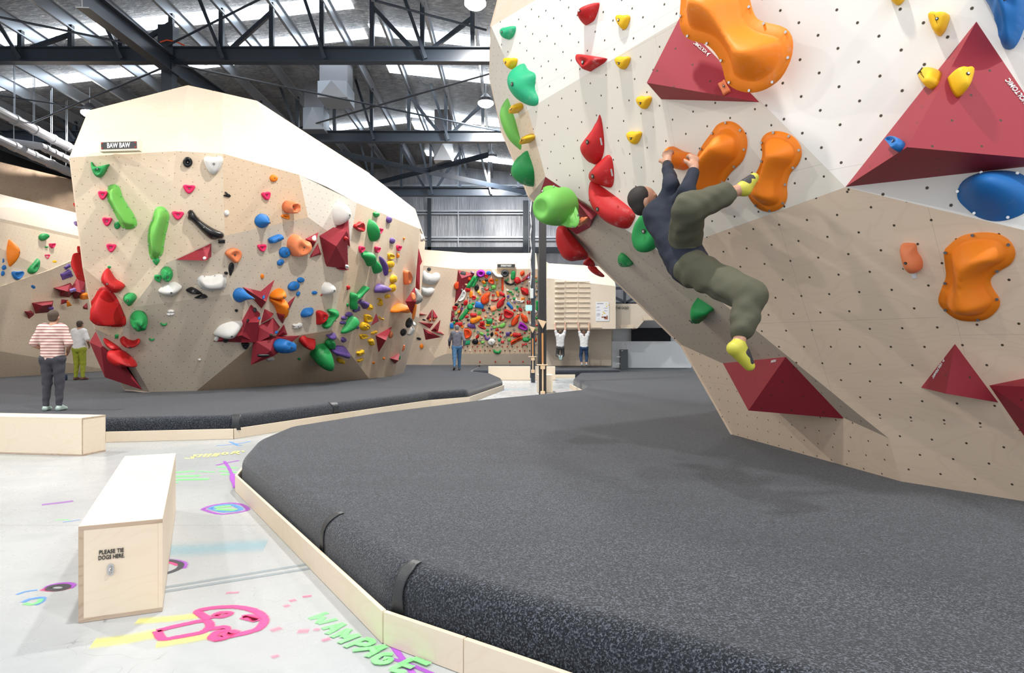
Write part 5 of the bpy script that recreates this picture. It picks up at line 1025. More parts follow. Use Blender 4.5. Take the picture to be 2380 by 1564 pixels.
zA.p('R11', [(733, 432), (760, 430), (940, 458), (953, 470), (930, 500), (850, 550), (820, 566), (790, 530), (765, 510), (745, 465)], 'red', 'dish', .14, 'red scoop hold straddling a panel seam, second red from the top', 'red scoop hold')
for x, y, l_ in ((1092, 497, 'uppermost yellow hold just under the panel seam of the right wall'), (1260, 810, 'yellow hold left of the tall maroon volume under the orange crescent'), (1182, 1088, 'lowest yellow hold, above the climbing man')): zA.h('R4', x, y, 102, 104, 'jug', 'yellow', prof='dome', label=l_, short='yellow hold', H=.055)
zA.h('R3', 266, 852, 58, 84, 'tear', 'yellow', 160, label='yellow hold on the edge strip beside the big green leaf', H=.1); zA.h('R3', 354, 1095, 60, 80, 'tear', 'yellow', 150, label='yellow hold on the edge strip above the lower green leaf', H=.1)
zA.p('R2', [(300, 502), (330, 550), (390, 590), (385, 700), (412, 770), (410, 820), (370, 838), (300, 815), (240, 760), (210, 660), (215, 580), (250, 530)], 'teal', 'leaf', .16, 'chalky green fan-shaped hold on the left edge of the right wall', 'green fan hold')
dg_ = RP['m'].y
blob(zA, [(225, 740), (265, 800), (282, 900), (292, 1050), (320, 1190), (310, 1205), (250, 1160), (190, 1110), (140, 1030), (108, 930), (115, 860), (160, 790)], dg_-1.1, .3, 'light green', 'big green leaf-shaped hold jutting from the left outline of the right wall', 'big green leaf', n=40)
zA.p('R3', [(320, 1190), (345, 1240), (378, 1350), (375, 1472), (340, 1430), (300, 1370), (288, 1290)], 'green', 'leaf', .2, 'pointed green leaf hold hanging below the big green one', 'lower green leaf')
zA.p('R4', [(897, 905), (915, 960), (932, 1100), (930, 1200), (905, 1270), (870, 1300), (820, 1280), (790, 1240), (750, 1180), (748, 1150), (800, 1090), (850, 1020), (880, 950)], 'red', 'leaf', .11, 'red shark-fin hold, top of the three stacked on the cream panel', 'top red fin', n=48)
zA.p('R4', [(820, 1370), (860, 1320), (920, 1260), (960, 1225), (990, 1240), (1008, 1330), (1010, 1420), (995, 1475), (960, 1480), (880, 1450), (822, 1420)], 'red', 'leaf', .11, 'red saddle-shaped hold, middle of the three stacked on the cream panel', 'middle red hold', n=44)
zB.p('R4', [(575, 650), (600, 645), (690, 700), (800, 780), (900, 860), (947, 915), (940, 960), (900, 1025), (850, 1035), (780, 1010), (700, 950), (620, 850), (580, 750)], 'red', 'leaf', .14, 'long chalky red hold, lowest of the three, beside the climbing man', 'long red hold', n=48)
tagm = plain('silver tag', (.55, .56, .6), .3, .5)
for nm_, f_, x, y, rot in (('top red fin', 'R4', 665, 316, 5), ('middle red hold', 'R4', 753, 572, 5)):
    par = [h['o'] for h in HL if h['short'] == nm_][0]; c = on('R4', *zB.c((x, y)), .10 if rot else 0); u, v, n = basis(PL['R4'][1]); mk('tag', *boxg(c, (.011, .06, .008), ax=(u, v, n)), tagm, par)
# green bowl on the maroon edge block
bl = vol(zB, 'R5', [(205, 607, 0), (412, 750, 0), (583, 962, .08), (572, 1028, 0), (462, 1083, .02), (350, 1000, .06), (165, 728, .05), (400, 860, .06)], [(0, 1, 7), (1, 2, 7), (2, 3, 4, 7), (4, 5, 7), (5, 6, 7), (6, 0, 7)], 'dark maroon block volume on the lower left edge, carrying the green bowl', 'maroon edge block', bevel=.01)
pc = P(*zB.c((330, 855)), on('R5', *zB.c((400, 860)), .1).y-.2)
setplane('GB', [pc+q for q in (Vector((0, 0, 0)), Vector((.62, -.75, -.15)), Vector((.3, -.1, .95)))])
PL['GB'] = (pc, Vector((-.62, -.74, .28)).normalized())
bowl = zB.p('GB', [(180, 725), (205, 688), (270, 682), (340, 715), (420, 800), (470, 885), (486, 965), (465, 1018), (420, 1028), (350, 1010), (270, 960), (210, 850)], 'light green', 'flange', .05, 'big glossy light green bowl-shaped hold sticking out at the wall edge', 'green bowl', n=48, screws=9, lean=(0, 0))
cb_ = P(*zB.c((246, 862)), pc.y-.1); r_ = 136/3.554/F*cb_.y*1.02; V, Fc = [], []
ax_ = (cb_-(pc)).normalized(); uu, vv, ww = basis(ax_)
prof_ = [(1.16, -1.25), (1.14, -.8), (1.1, -.4), (1.05, -.05), (.98, .28), (.86, .58), (.74, .76), (.62, .85), (.52, .86), (.4, .80), (.2, .74), (0.02, .72)]
for rr, t in prof_:
    for k in range(36): a = 2*math.pi*k/36; V.append(cb_+ax_*t*r_+(uu*math.cos(a)+vv*math.sin(a))*rr*r_)
for j in range(len(prof_)-1):
    for k in range(36): Fc.append((j*36+k, j*36+(k+1) % 36, (j+1)*36+(k+1) % 36, (j+1)*36+k))
Fc.append(tuple((len(prof_)-1)*36+k for k in range(36))); mk('bowl', V, Fc, hm('light green'), bowl, smooth=True, uv=False)
zB.h('R5', 530, 962, 62, 60, 'blob', 'salmon', h0=.12, label='small pink-white knobbly hold on the maroon edge block', H=.06)
dr = RP['b'].y
blob(zB, [(300, 1030), (350, 1012), (400, 1060), (480, 1150), (555, 1250), (545, 1285), (480, 1295), (410, 1302), (350, 1270), (310, 1200), (292, 1130)], dr*.97, .4, 'red', 'big dark red hanging hold under the green bowl, past the wall edge', 'hanging red hold', n=40)
blob(zB, [(515, 1322), (565, 1262), (592, 1290), (615, 1342), (560, 1345)], dr, .15, 'red', 'small dark red cone hold below the big hanging red hold')
blob(zB, [(555, 1345), (612, 1345), (640, 1375), (692, 1432), (640, 1424), (585, 1392)], dr*1.03, .2, 'red', 'dark red hold slung lowest along the wall edge, above the training board')
hd = [(1513+math.cos(a)*30-math.sin(a)*22, 533+math.sin(a)*52+math.cos(a)*14) for a in np.linspace(0, 2*math.pi, 15)[:-1]]
hold('R4', hd, 'green', 'dish', .12, 'green and white round dish hold behind the climbing man', 'green dish', n=36, zone=RZ_, chalk=1.0)
zB.p('R5', [(825, 1240), (860, 1245), (915, 1300), (930, 1328), (880, 1325), (845, 1300)], 'green', 'dome', .07, 'small green triangular hold on the shaded underside of the right wall', 'small green triangle', n=24)
zC.p('R5', [(488, 1057), (510, 1070), (590, 1125), (560, 1150), (540, 1185), (510, 1192), (480, 1170), (482, 1130)], 'green', 'dome', .14, 'chalky green hold hanging low on the shaded underside of the right wall', 'low green hold', n=28)
zC.p('R4', [(315, 160), (330, 108), (400, 138), (455, 155), (460, 200), (440, 240), (400, 258), (350, 240), (320, 205)], 'orange', 'dome', .14, 'orange hold gripped by both hands of the climbing man', 'gripped orange hold', n=32, lean=(0, .1))
zC.p('R4', [(585, 20), (620, -28), (680, -50), (740, -30), (790, 30), (800, 110), (770, 200), (700, 270), (660, 330), (640, 400), (610, 480), (560, 512), (500, 500), (450, 460), (430, 400), (450, 300), (480, 200), (520, 110)], 'orange', 'flange', .22, 'large orange bean hold right behind the hands of the climbing man', 'large orange bean', n=64, screws=12)
zC.p('R4', [(890, 80), (920, 30), (980, 12), (1060, 30), (1120, 80), (1142, 150), (1120, 220), (1070, 280), (1050, 350), (1050, 430), (1020, 490), (950, 518), (880, 500), (830, 450), (800, 390), (800, 340), (850, 290), (885, 220), (900, 150)], 'orange', 'flange', .16, 'orange peanut-shaped hold with chalk under the raised foot of the man', 'orange peanut', n=64, screws=12)
vD = vol(zD, 'R4', [(110, 915, .3), (470, 205, .0), (1355, 1130, 0), (270, 1098, 0)], [(0, 1, 2), (0, 2, 3), (1, 0, 3)], 'maroon triangular volume behind the big orange crescent hold', 'upper maroon volume', reg=['VD1', 'VD2'])
PL['R10o'] = (PL['R10'][0]+PL['R10'][1]*.2, (PL['R10'][1]*1.0+PL['R4'][1]*.3).normalized())
zD.p('R10o', [(500, -100), (640, -250), (900, -300), (1130, -230), (1230, -80), (1255, 0), (1280, 100), (1320, 190), (1400, 240), (1600, 290), (1680, 340), (1725, 430), (1728, 560), (1690, 700), (1600, 860), (1480, 960), (1350, 1015), (1230, 1025), (1100, 990), (1010, 920), (980, 840), (950, 720), (880, 590), (780, 500), (620, 450), (540, 400), (490, 290), (490, 130), (500, 10)], 'orange', 'flange', .24, 'very large orange crescent hold at the top, overlapping the maroon volume', 'orange crescent', n=72, screws=15)
zD.h('VD1', 970, 980, 96, 150, 'sq', 'salmon', 28, H=.03, label='small pale orange block hold on the maroon volume beside the crescent')
facetext('VD1', 'VOLTOMIC', *zD.c((705, 525)), 132, .13, .024, WINK, vD)
vE = vol(zE, 'R10', [(920, 140, .0), (70, 1213, 0), (1528, 1050, 0), (470, 955, .55)], [(0, 1, 3), (0, 3, 2), (1, 2, 3)], 'giant maroon pyramid volume at the right edge of the picture', 'giant maroon pyramid', reg=['VE1', 'VE2', 'VE3'])
facetext('VE2', 'VOLTOMIC', *zE.c((1180, 590)), 116, .16, .03, WINK, vE)
zE.h('R10', 682, 162, 132, 152, 'jug', 'yellow', prof='dome', H=.08, label='yellow hold left above the giant maroon pyramid'); zE.h('VE1', 633, 521, 124, 128, 'jug', 'yellow', prof='dome', H=.07, label='yellow hold on the narrow left facet of the giant pyramid')
zE.h('VE2', 800, 560, 134, 152, 'jug', 'yellow', prof='dome', H=.09, label='yellow hold on the broad front facet of the giant pyramid'); zE.h('VE1', 420, 943, 80, 76, 'dee', 'blue', 30, H=.05, label='small light blue hold low on the left facet of the giant pyramid')
zE.h('R10', 412, -5, 112, 84, 'jug', 'yellow', prof='dome', H=.07, label='yellow hold cut by the top edge of the picture')
zE.p('R10', [(980, 0), (1020, 70), (1060, 180), (1080, 280), (1110, 320), (1160, 315), (1200, 260), (1235, 170), (1270, 60), (1270, -60), (1120, -120), (940, -80)], 'blue', 'dome', .22, 'long blue ribbed hold hanging from the top right corner', 'blue ribbed hold', n=48, rough=.3)
zE.p('R10', [(797, 1250), (830, 1180), (920, 1130), (1060, 1108), (1200, 1125), (1290, 1200), (1310, 1290), (1250, 1370), (1150, 1420), (1040, 1437), (930, 1410), (850, 1350), (805, 1300)], 'blue', 'cone', .26, 'wide blue cone hold under the giant maroon pyramid', 'blue cone', n=48, lean=(-.02, .16), bolt=False, screws=6)
vF = vol(zF, 'R5', [(245, 440, 0), (690, 395, 0), (1105, 833, 0), (425, 775, .38)], [(0, 1, 3), (1, 2, 3), (0, 3, 2)], 'dark maroon pyramid volume low on the wall, under the man\'s lower foot', 'low maroon pyramid', reg=['VF1', 'VF2'])
facetext('VF1', 'VOLTOMIC', *zF.c((600, 425)), 186, .09, .02, WINK, vF)
vG = vol(zF, 'R6', [(1890, 303, 0), (1650, 612, 0), (2197, 718, 0), (1825, 655, .24)], [(0, 1, 3), (0, 3, 2), (1, 2, 3)], 'bright maroon pyramid volume at lower right, above the wall foot', 'lower right pyramid', reg=['VG1', 'VG2'])
facetext('VG1', 'VOLTOMIC', *zF.c((1765, 490)), 236, .12, .026, WINK, vG)
vol(zF, 'R9', [(2133, 597, 0), (2600, 612, .2), (2560, 900, .2), (2450, 1060, 0)], [(0, 1, 2), (0, 2, 3)], 'maroon volume cut by the right edge of the picture, low down')
zG.p('R9', [(900, 480), (940, 420), (1050, 330), (1170, 290), (1330, 275), (1480, 295), (1590, 360), (1650, 460), (1650, 540), (1600, 620), (1480, 690), (1400, 760), (1395, 830), (1440, 910), (1485, 980), (1488, 1060), (1430, 1140), (1340, 1200), (1200, 1222), (1040, 1200), (920, 1120), (850, 1040), (840, 970), (880, 850), (920, 740), (910, 620)], 'orange', 'flange', .15, 'big orange kidney-shaped hold with scuffs at the right, below the blue cone', 'orange kidney', n=72, screws=8)
zG.p('R9', [(442, 400), (480, 387), (570, 390), (600, 410), (610, 480), (660, 560), (665, 650), (620, 690), (560, 700), (510, 650), (470, 560), (450, 460)], 'salmon', 'dome', .09, 'small chalk-covered orange hold left of the orange kidney hold', 'chalky small orange hold', n=32, chalk=1.0)
c = on('R9', *zG.c((570, 730)), .003); u, v, n = basis(PL['R9'][1]); tag(mk('hold_tag', *boxg(c, (.028, .045, .002), ax=(u, v, n)), PW), 'small white tag hanging under the chalky orange hold', 'tag')

# beyond the 300 largest holds the smallest ones become one object of kind stuff
alln = sorted([h for h in HL if h['shape'] != 'volume'], key=lambda h: -h['s']-(1000 if h['label'] else 0)); small = alln[300:]
if small:
    mats = {}; V = []; Fc = []; MI = []
    for h in small:
        o = h['o']
        for q in [o]+list(o.children):
            m_ = q.data.materials[0]; mi = mats.setdefault(m_.name, len(mats)); b_ = len(V); og = ORG[q.name]; V += [v.co+og for v in q.data.vertices]
            for p in q.data.polygons: Fc.append(tuple(i+b_ for i in p.vertices)); MI.append(mi)
        for q in list(o.children): bpy.data.objects.remove(q)
        bpy.data.objects.remove(o); HL.remove(h)
    o = mk('climbing_hold', V, Fc, [bpy.data.materials[k] for k in mats], smooth=True, uv=False)
    for p, mi in zip(o.data.polygons, MI): p.material_index = mi
    tag(o, 'the many smallest climbing holds of mixed colours, mostly between the big ones on the spray board', 'climbing hold', None, 'stuff')
# ---------------- labels for the remaining holds ----------------
def dirw(dx, dy):
    if abs(dx) > 2*abs(dy): return 'right of' if dx > 0 else 'left of'
    if abs(dy) > 2*abs(dx): return 'below' if dy > 0 else 'above'
    return ('below right of' if dx > 0 else 'below left of') if dy > 0 else ('above right of' if dx > 0 else 'above left of')
def CW(c): return {'vermilion': 'orange-red', 'wood': 'wooden'}.get(c, c)
def kind(h): return (h['col'], h['shape'])
used_lab = {h['label'] for h in HL if h['label']}
for h in HL:
    if h['label']: h['o']['label'] = h['label']
ORD = ['nearest', 'second nearest', 'third nearest', 'fourth nearest']
for zone in {h['zone'] for h in HL}:
    grp = [h for h in HL if h['zone'] == zone]
    anch = [h for h in grp if h['short']]
    if zone == WZ:
        cntk = {}
        for h in grp: cntk[(h['col'], h['shape'])] = cntk.get((h['col'], h['shape']), 0)+(1 if h['s'] > 10 else 0)
        for h in grp:
            if not h['label'] and h['s'] > 8.5 and cntk[kind(h)] == 1 and sum(1 for g_ in grp if kind(g_) == kind(h)) == 1: h['short'] = '%s %s hold' % (CW(h['col']), SW[h['shape']])
        anch = [h for h in grp if h['short']]
    for h in grp:
        if h['label']: continue
        same = [g_ for g_ in grp if kind(g_) == kind(h) and not g_['label']]; best = None
        sz = 'tiny' if h['s'] < 5 else 'small' if h['s'] < 11 else 'medium' if h['s'] < 24 else 'large'
        nm = '%s %s %s climbing hold' % (sz, CW(h['col']), SW[h['shape']])
        if len(same) == 1:
            best = nm+' '+zone
        else:
            for rk in range(4):
                for a in sorted([a for a in anch if a is not h], key=lambda a: (a['x']-h['x'])**2+(a['y']-h['y'])**2)[:9]:
                    d = dirw(h['x']-a['x'], h['y']-a['y'])
                    riv = sorted([g_ for g_ in same if g_ is not a and dirw(g_['x']-a['x'], g_['y']-a['y']) == d], key=lambda g_: (g_['x']-a['x'])**2+(g_['y']-a['y'])**2)
                    if len(riv) > rk and riv[rk] is h:
                        t = '%s %s, %s %s the %s' % (('%s %s hold' % (CW(h['col']), SW[h['shape']])), zone, ORD[rk], d, a['short'])
                        if t not in used_lab and len(t.split()) <= 16: best = t; break
                if best: break
        if not best or best in used_lab:
            best = nm+' '+zone
            rowm = sorted(same, key=lambda g_: g_['x']); i_ = rowm.index(h); best = '%s %s hold %s, %s from the left of those' % (CW(h['col']), SW[h['shape']], zone, ['first', 'second', 'third', 'fourth', 'fifth', 'sixth', 'seventh'][i_])
            print('LABFALL', best)
        used_lab.add(best); h['label'] = best; h['o']['label'] = best
for h in HL:
    h['o']['group'] = 'climbing %s %s' % ('volumes' if h['shape'] == 'volume' else 'holds', h['zone'])
# ---------------- figures ----------------
def sdf_mesh(prims, res, k=.02, wob=0):
    """smooth union of tapered capsules (a, b, ra, rb) and ellipsoids (c, (rx, ry, rz), axes); returns verts, faces"""
    lo = np.array([1e9]*3); hi = -lo
    for p in prims:
        if p[0] == 'c':
            for q, r in ((p[1], p[3]), (p[2], p[4])): lo = np.minimum(lo, np.array(q)-r); hi = np.maximum(hi, np.array(q)+r)
        else: r = max(p[2]); lo = np.minimum(lo, np.array(p[1])-r); hi = np.maximum(hi, np.array(p[1])+r)
    lo -= 3*res+k; hi += 3*res+k; n = np.ceil((hi-lo)/res).astype(int)+1; Fd = np.full(n, .2, np.float32)
    for p in prims:
        if p[0] == 'c': a, b = np.array(p[1]), np.array(p[2]); r = max(p[3], p[4]); l_ = np.minimum(a, b)-r-k-2*res; h_ = np.maximum(a, b)+r+k+2*res
        else: a = np.array(p[1]); r = max(p[2]); l_ = a-r-k-2*res; h_ = a+r+k+2*res
        i0 = np.maximum(((l_-lo)/res).astype(int), 0); i1 = np.minimum(((h_-lo)/res).astype(int)+2, n)
        X, Y, Zz = np.meshgrid(*[lo[t]+res*np.arange(i0[t], i1[t]) for t in range(3)], indexing='ij'); Q = np.stack([X, Y, Zz], -1)
        if p[0] == 'c':
            ab = b-a; t = np.clip(((Q-a)@ab)/max(ab@ab, 1e-9), 0, 1); d = np.linalg.norm(Q-a-t[..., None]*ab, axis=-1)-(p[3]+(p[4]-p[3])*t)
        else:
            R = np.array([list(v) for v in p[3]]); L = (Q-a)@R.T; rr = np.array(p[2]); k0 = np.linalg.norm(L/rr, axis=-1); k1 = np.linalg.norm(L/rr**2, axis=-1); d = k0*(k0-1)/np.maximum(k1, 1e-6)
        if wob: d = d+wob*(np.sin(X*38+Y*13+2*np.sin(Zz*17))*np.sin(Zz*31+X*11)*np.cos(Y*29+Zz*9)+.6*np.sin(X*27-Zz*44+3*np.sin(Y*12)))
        s = tuple(slice(i0[t], i1[t]) for t in range(3)); A = Fd[s]; hh = np.clip(.5+.5*(A-d)/k, 0, 1); Fd[s] = A+(d-A)*hh-k*hh*(1-hh)
    S = Fd < 0; c = [S[i:n[0]-1+i, j:n[1]-1+j, l:n[2]-1+l] for i in (0, 1) for j in (0, 1) for l in (0, 1)]
    sm = sum(x.astype(np.int8) for x in c); mix = (sm > 0) & (sm < 8); I = np.argwhere(mix); idx = -np.ones(mix.shape, int); idx[tuple(I.T)] = np.arange(len(I))
    acc = np.zeros((len(I), 3)); ct = np.zeros(len(I)); cor = [(i, j, l) for i in (0, 1) for j in (0, 1) for l in (0, 1)]
    for a in range(8):
        for b in range(a+1, 8):
            if sum(abs(cor[a][t]-cor[b][t]) for t in range(3)) != 1: continue
            ia = I+np.array(cor[a]); ib = I+np.array(cor[b]); va = Fd[tuple(ia.T)]; vb = Fd[tuple(ib.T)]; m = (va < 0) != (vb < 0)
            t = np.where(m, va/np.where(m, va-vb, 1), 0); acc += m[:, None]*(ia+t[:, None]*(ib-ia)); ct += m
    V = lo+res*acc/ct[:, None]; Fc = []
    for ax in range(3):
        o1, o2 = [(1, 2), (2, 0), (0, 1)][ax]; sl = [slice(1, -1)]*3; sl[ax] = slice(0, -1); sl2 = list(sl); sl2[ax] = slice(1, None)
        A = S[tuple(sl)]; B = S[tuple(sl2)]; E = np.argwhere(A != B); off = np.array([1, 1, 1]); off[ax] = 0; E = E+off
        sg = S[tuple(E.T)]; e1 = np.zeros(3, int); e2 = np.zeros(3, int); e1[o1] = 1; e2[o2] = 1
        q = [idx[tuple((E-e1-e2).T)], idx[tuple((E-e2).T)], idx[tuple(E.T)], idx[tuple((E-e1).T)]]; q = np.stack(q, 1)
        q[~sg] = q[~sg][:, ::-1]; Fc += [tuple(int(v) for v in r) for r in q if min(r) >= 0]
    return [Vector(v) for v in V], Fc
def person(label, J, s, top, legs, shoe, hair, skin=(.50, .27, .18), sleeve=1.0, leglen=1.0, res=.012, group=None, beard=False, ponytail=False, barefoot=False, stripe=None, watch=False, hat=None, loose=0):
    J = {k: Vector(v) for k, v in J.items()}; fw = J['hf'].normalized(); up = J['hu'].normalized(); up = (up-fw*up.dot(fw)).normalized(); sd = fw.cross(up)
    ax = (sd, fw, up); H = J['head']; base = Vector((J['pelvis'].x, J['pelvis'].y, MZ)); t = thing('person', label, 'person', base, group)
    sk = plain('skin %s' % (skin,), skin, .5, var=.05); pr = []
    C = lambda a, b, ra, rb: ('c', tuple(a), tuple(b), ra*s, rb*s)
    pr += [('e', tuple(H+up*.015*s), (.074*s, .095*s, .105*s), ax), ('e', tuple(H-up*.055*s+fw*.028*s), (.052*s, .062*s, .06*s), ax), C(H+fw*.09*s+up*.01*s, H+fw*.108*s-up*.022*s, .009, .014), C(H+fw*.085*s-up*.062*s-sd*.015*s, H+fw*.085*s-up*.062*s+sd*.015*s, .009, .009),
           ('e', tuple(H+fw*.082*s+up*.03*s), (.05*s, .012*s, .008*s), ax)]
    for q in (1, -1): pr += [('e', tuple(H+sd*.076*s*q-fw*.005*s-up*.005*s), (.012*s, .02*s, .032*s), ax)]
    nk = J['neck']; pv = J['pelvis']; shc = (J['shL']+J['shR'])/2; hpc = (J['hiL']+J['hiR'])/2; front = ((J['shR']-J['shL']).cross(up if abs((shc-pv).normalized().dot(up)) > .5 else (shc-pv))).normalized()
    pr += [C(nk, H-up*.04*s, .055, .052), C(shc, nk, .07, .055)]
    tor = []
    for a, b in (('shL', 'hiL'), ('shR', 'hiR')):
        A = J[a].lerp(shc, .28); B = J[b].lerp(hpc, .15); Wm = A.lerp(B, .6).lerp(shc.lerp(hpc, .6), .2); tor += [(A, Wm, .088, .085), (Wm, B, .085, .098)]
    tor += [(shc.lerp(hpc, .15), shc.lerp(hpc, .5), .105, .1), (shc.lerp(hpc, .5), hpc, .1, .105)]
    pr += [C(*q) for q in tor]+[C(J['shL'], J['shR'], .062, .062)]
    arm = {}; leg = {}
    for q in 'LR':
        a, e, w_ = J['sh'+q], J['el'+q], J['wr'+q]; arm[q] = [(a, e, .052, .042), (e, w_, .041, .027)]; pr += [C(*x) for x in arm[q]]
        hd = (J['hd'+q] if 'hd'+q in J else (w_-e)).normalized(); pn = J['pn'+q] if 'pn'+q in J else sd*(1 if q == 'L' else -1); pn = (pn-hd*pn.dot(hd)).normalized(); ac = hd.cross(pn); cu = J.get('curl', Vector((.35, 0, 0))).x
        kn = w_+hd*.085*s; pr += [C(w_, w_+hd*.02*s, .026, .03)]+[C(w_+hd*.02*s+ac*.012*i*s, kn+ac*.02*i*s, .014, .012) for i in (-1.2, -.4, .4, 1.2)]
        for i, L in zip((-1.5, -.5, .5, 1.5), (.068, .08, .075, .058)):
            p0 = kn+ac*.0195*i*s; d = hd; 
            for j, f in enumerate((.45, .32, .23)):
                an = cu*(j+.6); d = (hd*math.cos(an)+pn*math.sin(an)); p1_ = p0+d*L*f*s; pr.append(C(p0, p1_, .0095-.001*j, .0088-.001*j)); p0 = p1_
        tb = w_+hd*.025*s+ac*.03*s; d1_ = (hd*.6+ac*.75+pn*.3).normalized(); d2_ = (hd*.85+ac*.2+pn*.5).normalized(); pr += [C(w_+hd*.015*s, tb, .016, .013), C(tb, tb+d1_*.035*s, .012, .0105), C(tb+d1_*.035*s, tb+d1_*.035*s+d2_*.028*s, .0105, .009)]
        h_, k_, an_, to = J['hi'+q], J['kn'+q], J['an'+q], J['to'+q]; cf = k_.lerp(an_, .3)+((k_-h_).normalized()-(an_-k_).normalized()).normalized()*(-.0)*s
        leg[q] = [(h_, k_, .086, .055), (k_, cf, .052, .056), (cf, an_, .054, .034)]; pr += [C(*x) for x in leg[q]]
        fd = (to-an_).normalized(); hl = an_-fd*.03*s-(k_-an_).normalized()*.05*s; pr += [C(an_, hl, .034, .03), C(hl, to, .03, .024), C(an_, an_.lerp(to, .6), .034, .026)]
    V, Fc = sdf_mesh(pr, res, .018*s); mk('body', V, Fc, sk, t, smooth=True, uv=False)
    sh_m = top if not isinstance(top, tuple) else plain('cloth %s' % (top,), top, .85, var=.15, bump=.3)
    cl = [C(a, b, r1+.016+loose, r2+.018+loose) for a, b, r1, r2 in tor]+[C(J['shL'], J['shR'], .073, .073)]
    for q in 'LR':
        (a, e, r1, r2), (e2, w_, r3, r4) = arm[q]
        if sleeve <= .5: cl.append(C(a, a.lerp(e, sleeve*2), r1+.016, r2+.028))
        else: cl += [C(a, e, r1+.014, r2+.014), C(e, e.lerp(w_, min(1, (sleeve-.5)*2)*.97), r2+.014, r4+.014)]
    V, Fc = sdf_mesh(cl, res, .03*s, .003+loose*.1); mk('top', V, Fc, sh_m, t, smooth=True, uv=False)
    tl = []
    for q in 'LR':
        (h_, k_, r1, r2), _, (cf, an_, r3, r4) = leg[q]; tl += [C(h_, k_, r1+.02+loose, r2+.022+loose)]
        e = k_.lerp(an_, min(.99, max(0, leglen*2-1))); tl += [C(k_, e, r2+.022+loose, .055+loose if leglen < .97 or shoe is None else .05)]
    tl += [C(J['hiL'], J['hiR'], .115, .115), C(hpc, hpc.lerp(shc, .2), .12, .11)]
    V, Fc = sdf_mesh(tl, res, .03*s, .004+loose*.12); mk('trousers', V, Fc, plain('trouser cloth %s' % (legs,), legs, .85, var=.15, bump=.3), t, smooth=True, uv=False)
    if shoe:
        for q in 'LR':
            an_, to, k_ = J['an'+q], J['to'+q], J['kn'+q]; fd = (to-an_).normalized(); hl = an_-fd*.03*s-(k_-an_).normalized()*.055*s
            V, Fc = sdf_mesh([C(an_-(k_-an_).normalized()*.015*s, hl, .042, .04), C(hl, to, .04, .032), C(an_, an_.lerp(to, .6), .042, .036)], min(res, .009), .015*s)
            so = mk('shoe', V, Fc, plain('shoe %s' % (shoe,), shoe, .5), t, smooth=True, uv=False)
            if watch:
                V, Fc = sdf_mesh([C(an_.lerp(to, .4), to-fd*.02*s, .043, .035)], .009, .01); mk('toe_cap', V, Fc, plain('dark rubber', (.03, .03, .035), .6), so, smooth=True, uv=False)
    hr = [('e', tuple(H+up*.035*s-fw*.03*s), (.084*s, .096*s, .095*s), ax), ('e', tuple(H-fw*.045*s-up*.02*s), (.075*s, .06*s, .07*s), ax)]
    if beard: hr_b = [('e', tuple(H-up*.075*s+fw*.035*s), (.056*s, .06*s, .045*s), ax)]
    if ponytail: hr += [C(H-fw*.1*s+up*.02*s, H-fw*.13*s-up*.1*s, .03, .035), C(H-fw*.13*s-up*.1*s, H-fw*.12*s-up*.26*s, .035, .012)]
    hc = hat or hair; V, Fc = sdf_mesh(hr, min(res, .009), .012*s); mk('hair' if not hat else 'cap', V, Fc, plain('hair %s' % (hc,), hc, .7, bump=.5), t, smooth=True, uv=False)
    if beard:
        V, Fc = sdf_mesh(hr_b, min(res, .008), .01*s); mk('beard', V, Fc, plain('hair %s' % (hair,), hair, .7, bump=.5), t, smooth=True, uv=False)
        for q in (1, -1):
            V, Fc = sdf_mesh([('e', tuple(H+fw*.086*s+up*.012*s+sd*.032*s*q), (.014*s, .008*s, .008*s), ax)], .004, .004); mk('eye', V, Fc, plain('dark eye', (.02, .015, .01), .2), t, smooth=True, uv=False)
    if watch:
        w_ = J['wrL']; d = (w_-J['elL']).normalized(); mk('watch', *tubeg([w_-d*.045, w_-d*.015], .036*s, 14), BLACKST, t, uv=False)
    return t
def stand(x, y, h, yaw, z0=MZ, arms=.18, stride=.0, lean=0, el=.0):
    """joint set for a standing figure; yaw 0 faces away from the camera"""
    s = h/1.75; c, n = math.cos(yaw), math.sin(yaw); B = lambda a, b, k: (x+(a*c-b*n)*s, y+(a*n+b*c)*s, z0+k*s); J = {}
    J['head'] = B(0, .05+lean, 1.62); J['hf'] = (-n, c, -.12); J['hu'] = (0, 0, 1); J['neck'] = B(0, .01+lean, 1.47); J['pelvis'] = B(0, 0, .94)
    for q, sg in (('L', -1), ('R', 1)):
        st = stride*sg; J['sh'+q] = B(.175*sg, lean, 1.42); J['el'+q] = B((.175+arms)*sg, -.04+lean-st*.4, 1.15); J['wr'+q] = B((.17+arms-el)*sg, .12+lean-st*.6+el*.4, .96+el*.6)
        J['hi'+q] = B(.095*sg, 0, .90); J['kn'+q] = B(.10*sg, .03+st*.5, .50); J['an'+q] = B(.11*sg, st*.9-(.0), .085+(.06 if st < 0 else 0)); J['to'+q] = B(.13*sg, st*.9+.17, .035)
    return J, s
def striped():
    m = N('striped jersey'); o = m.obj(); sep = m.n('ShaderNodeSeparateXYZ'); m.l(o, sep.inputs[0]); f = m.math('LESS_THAN', m.math('FRACT', m.math('DIVIDE', sep.outputs[2], .045)), .3)
    m.l(m.mix(f, (.72, .55, .50), (.28, .10, .10)), m.b.inputs['Base Color']); m.b.inputs['Roughness'].default_value = .9; return m.m
pw = G(122, 955, MZ); J, s = stand(pw.x, pw.y, 1.52, .1, arms=.12, el=.12); person('person in a pink and maroon striped top and dark leggings, standing with back turned', J, s, striped(), (.055, .055, .07), (.35, .45, .42), (.07, .045, .03), sleeve=.45, leglen=.97, group='people standing on the boulder mat')
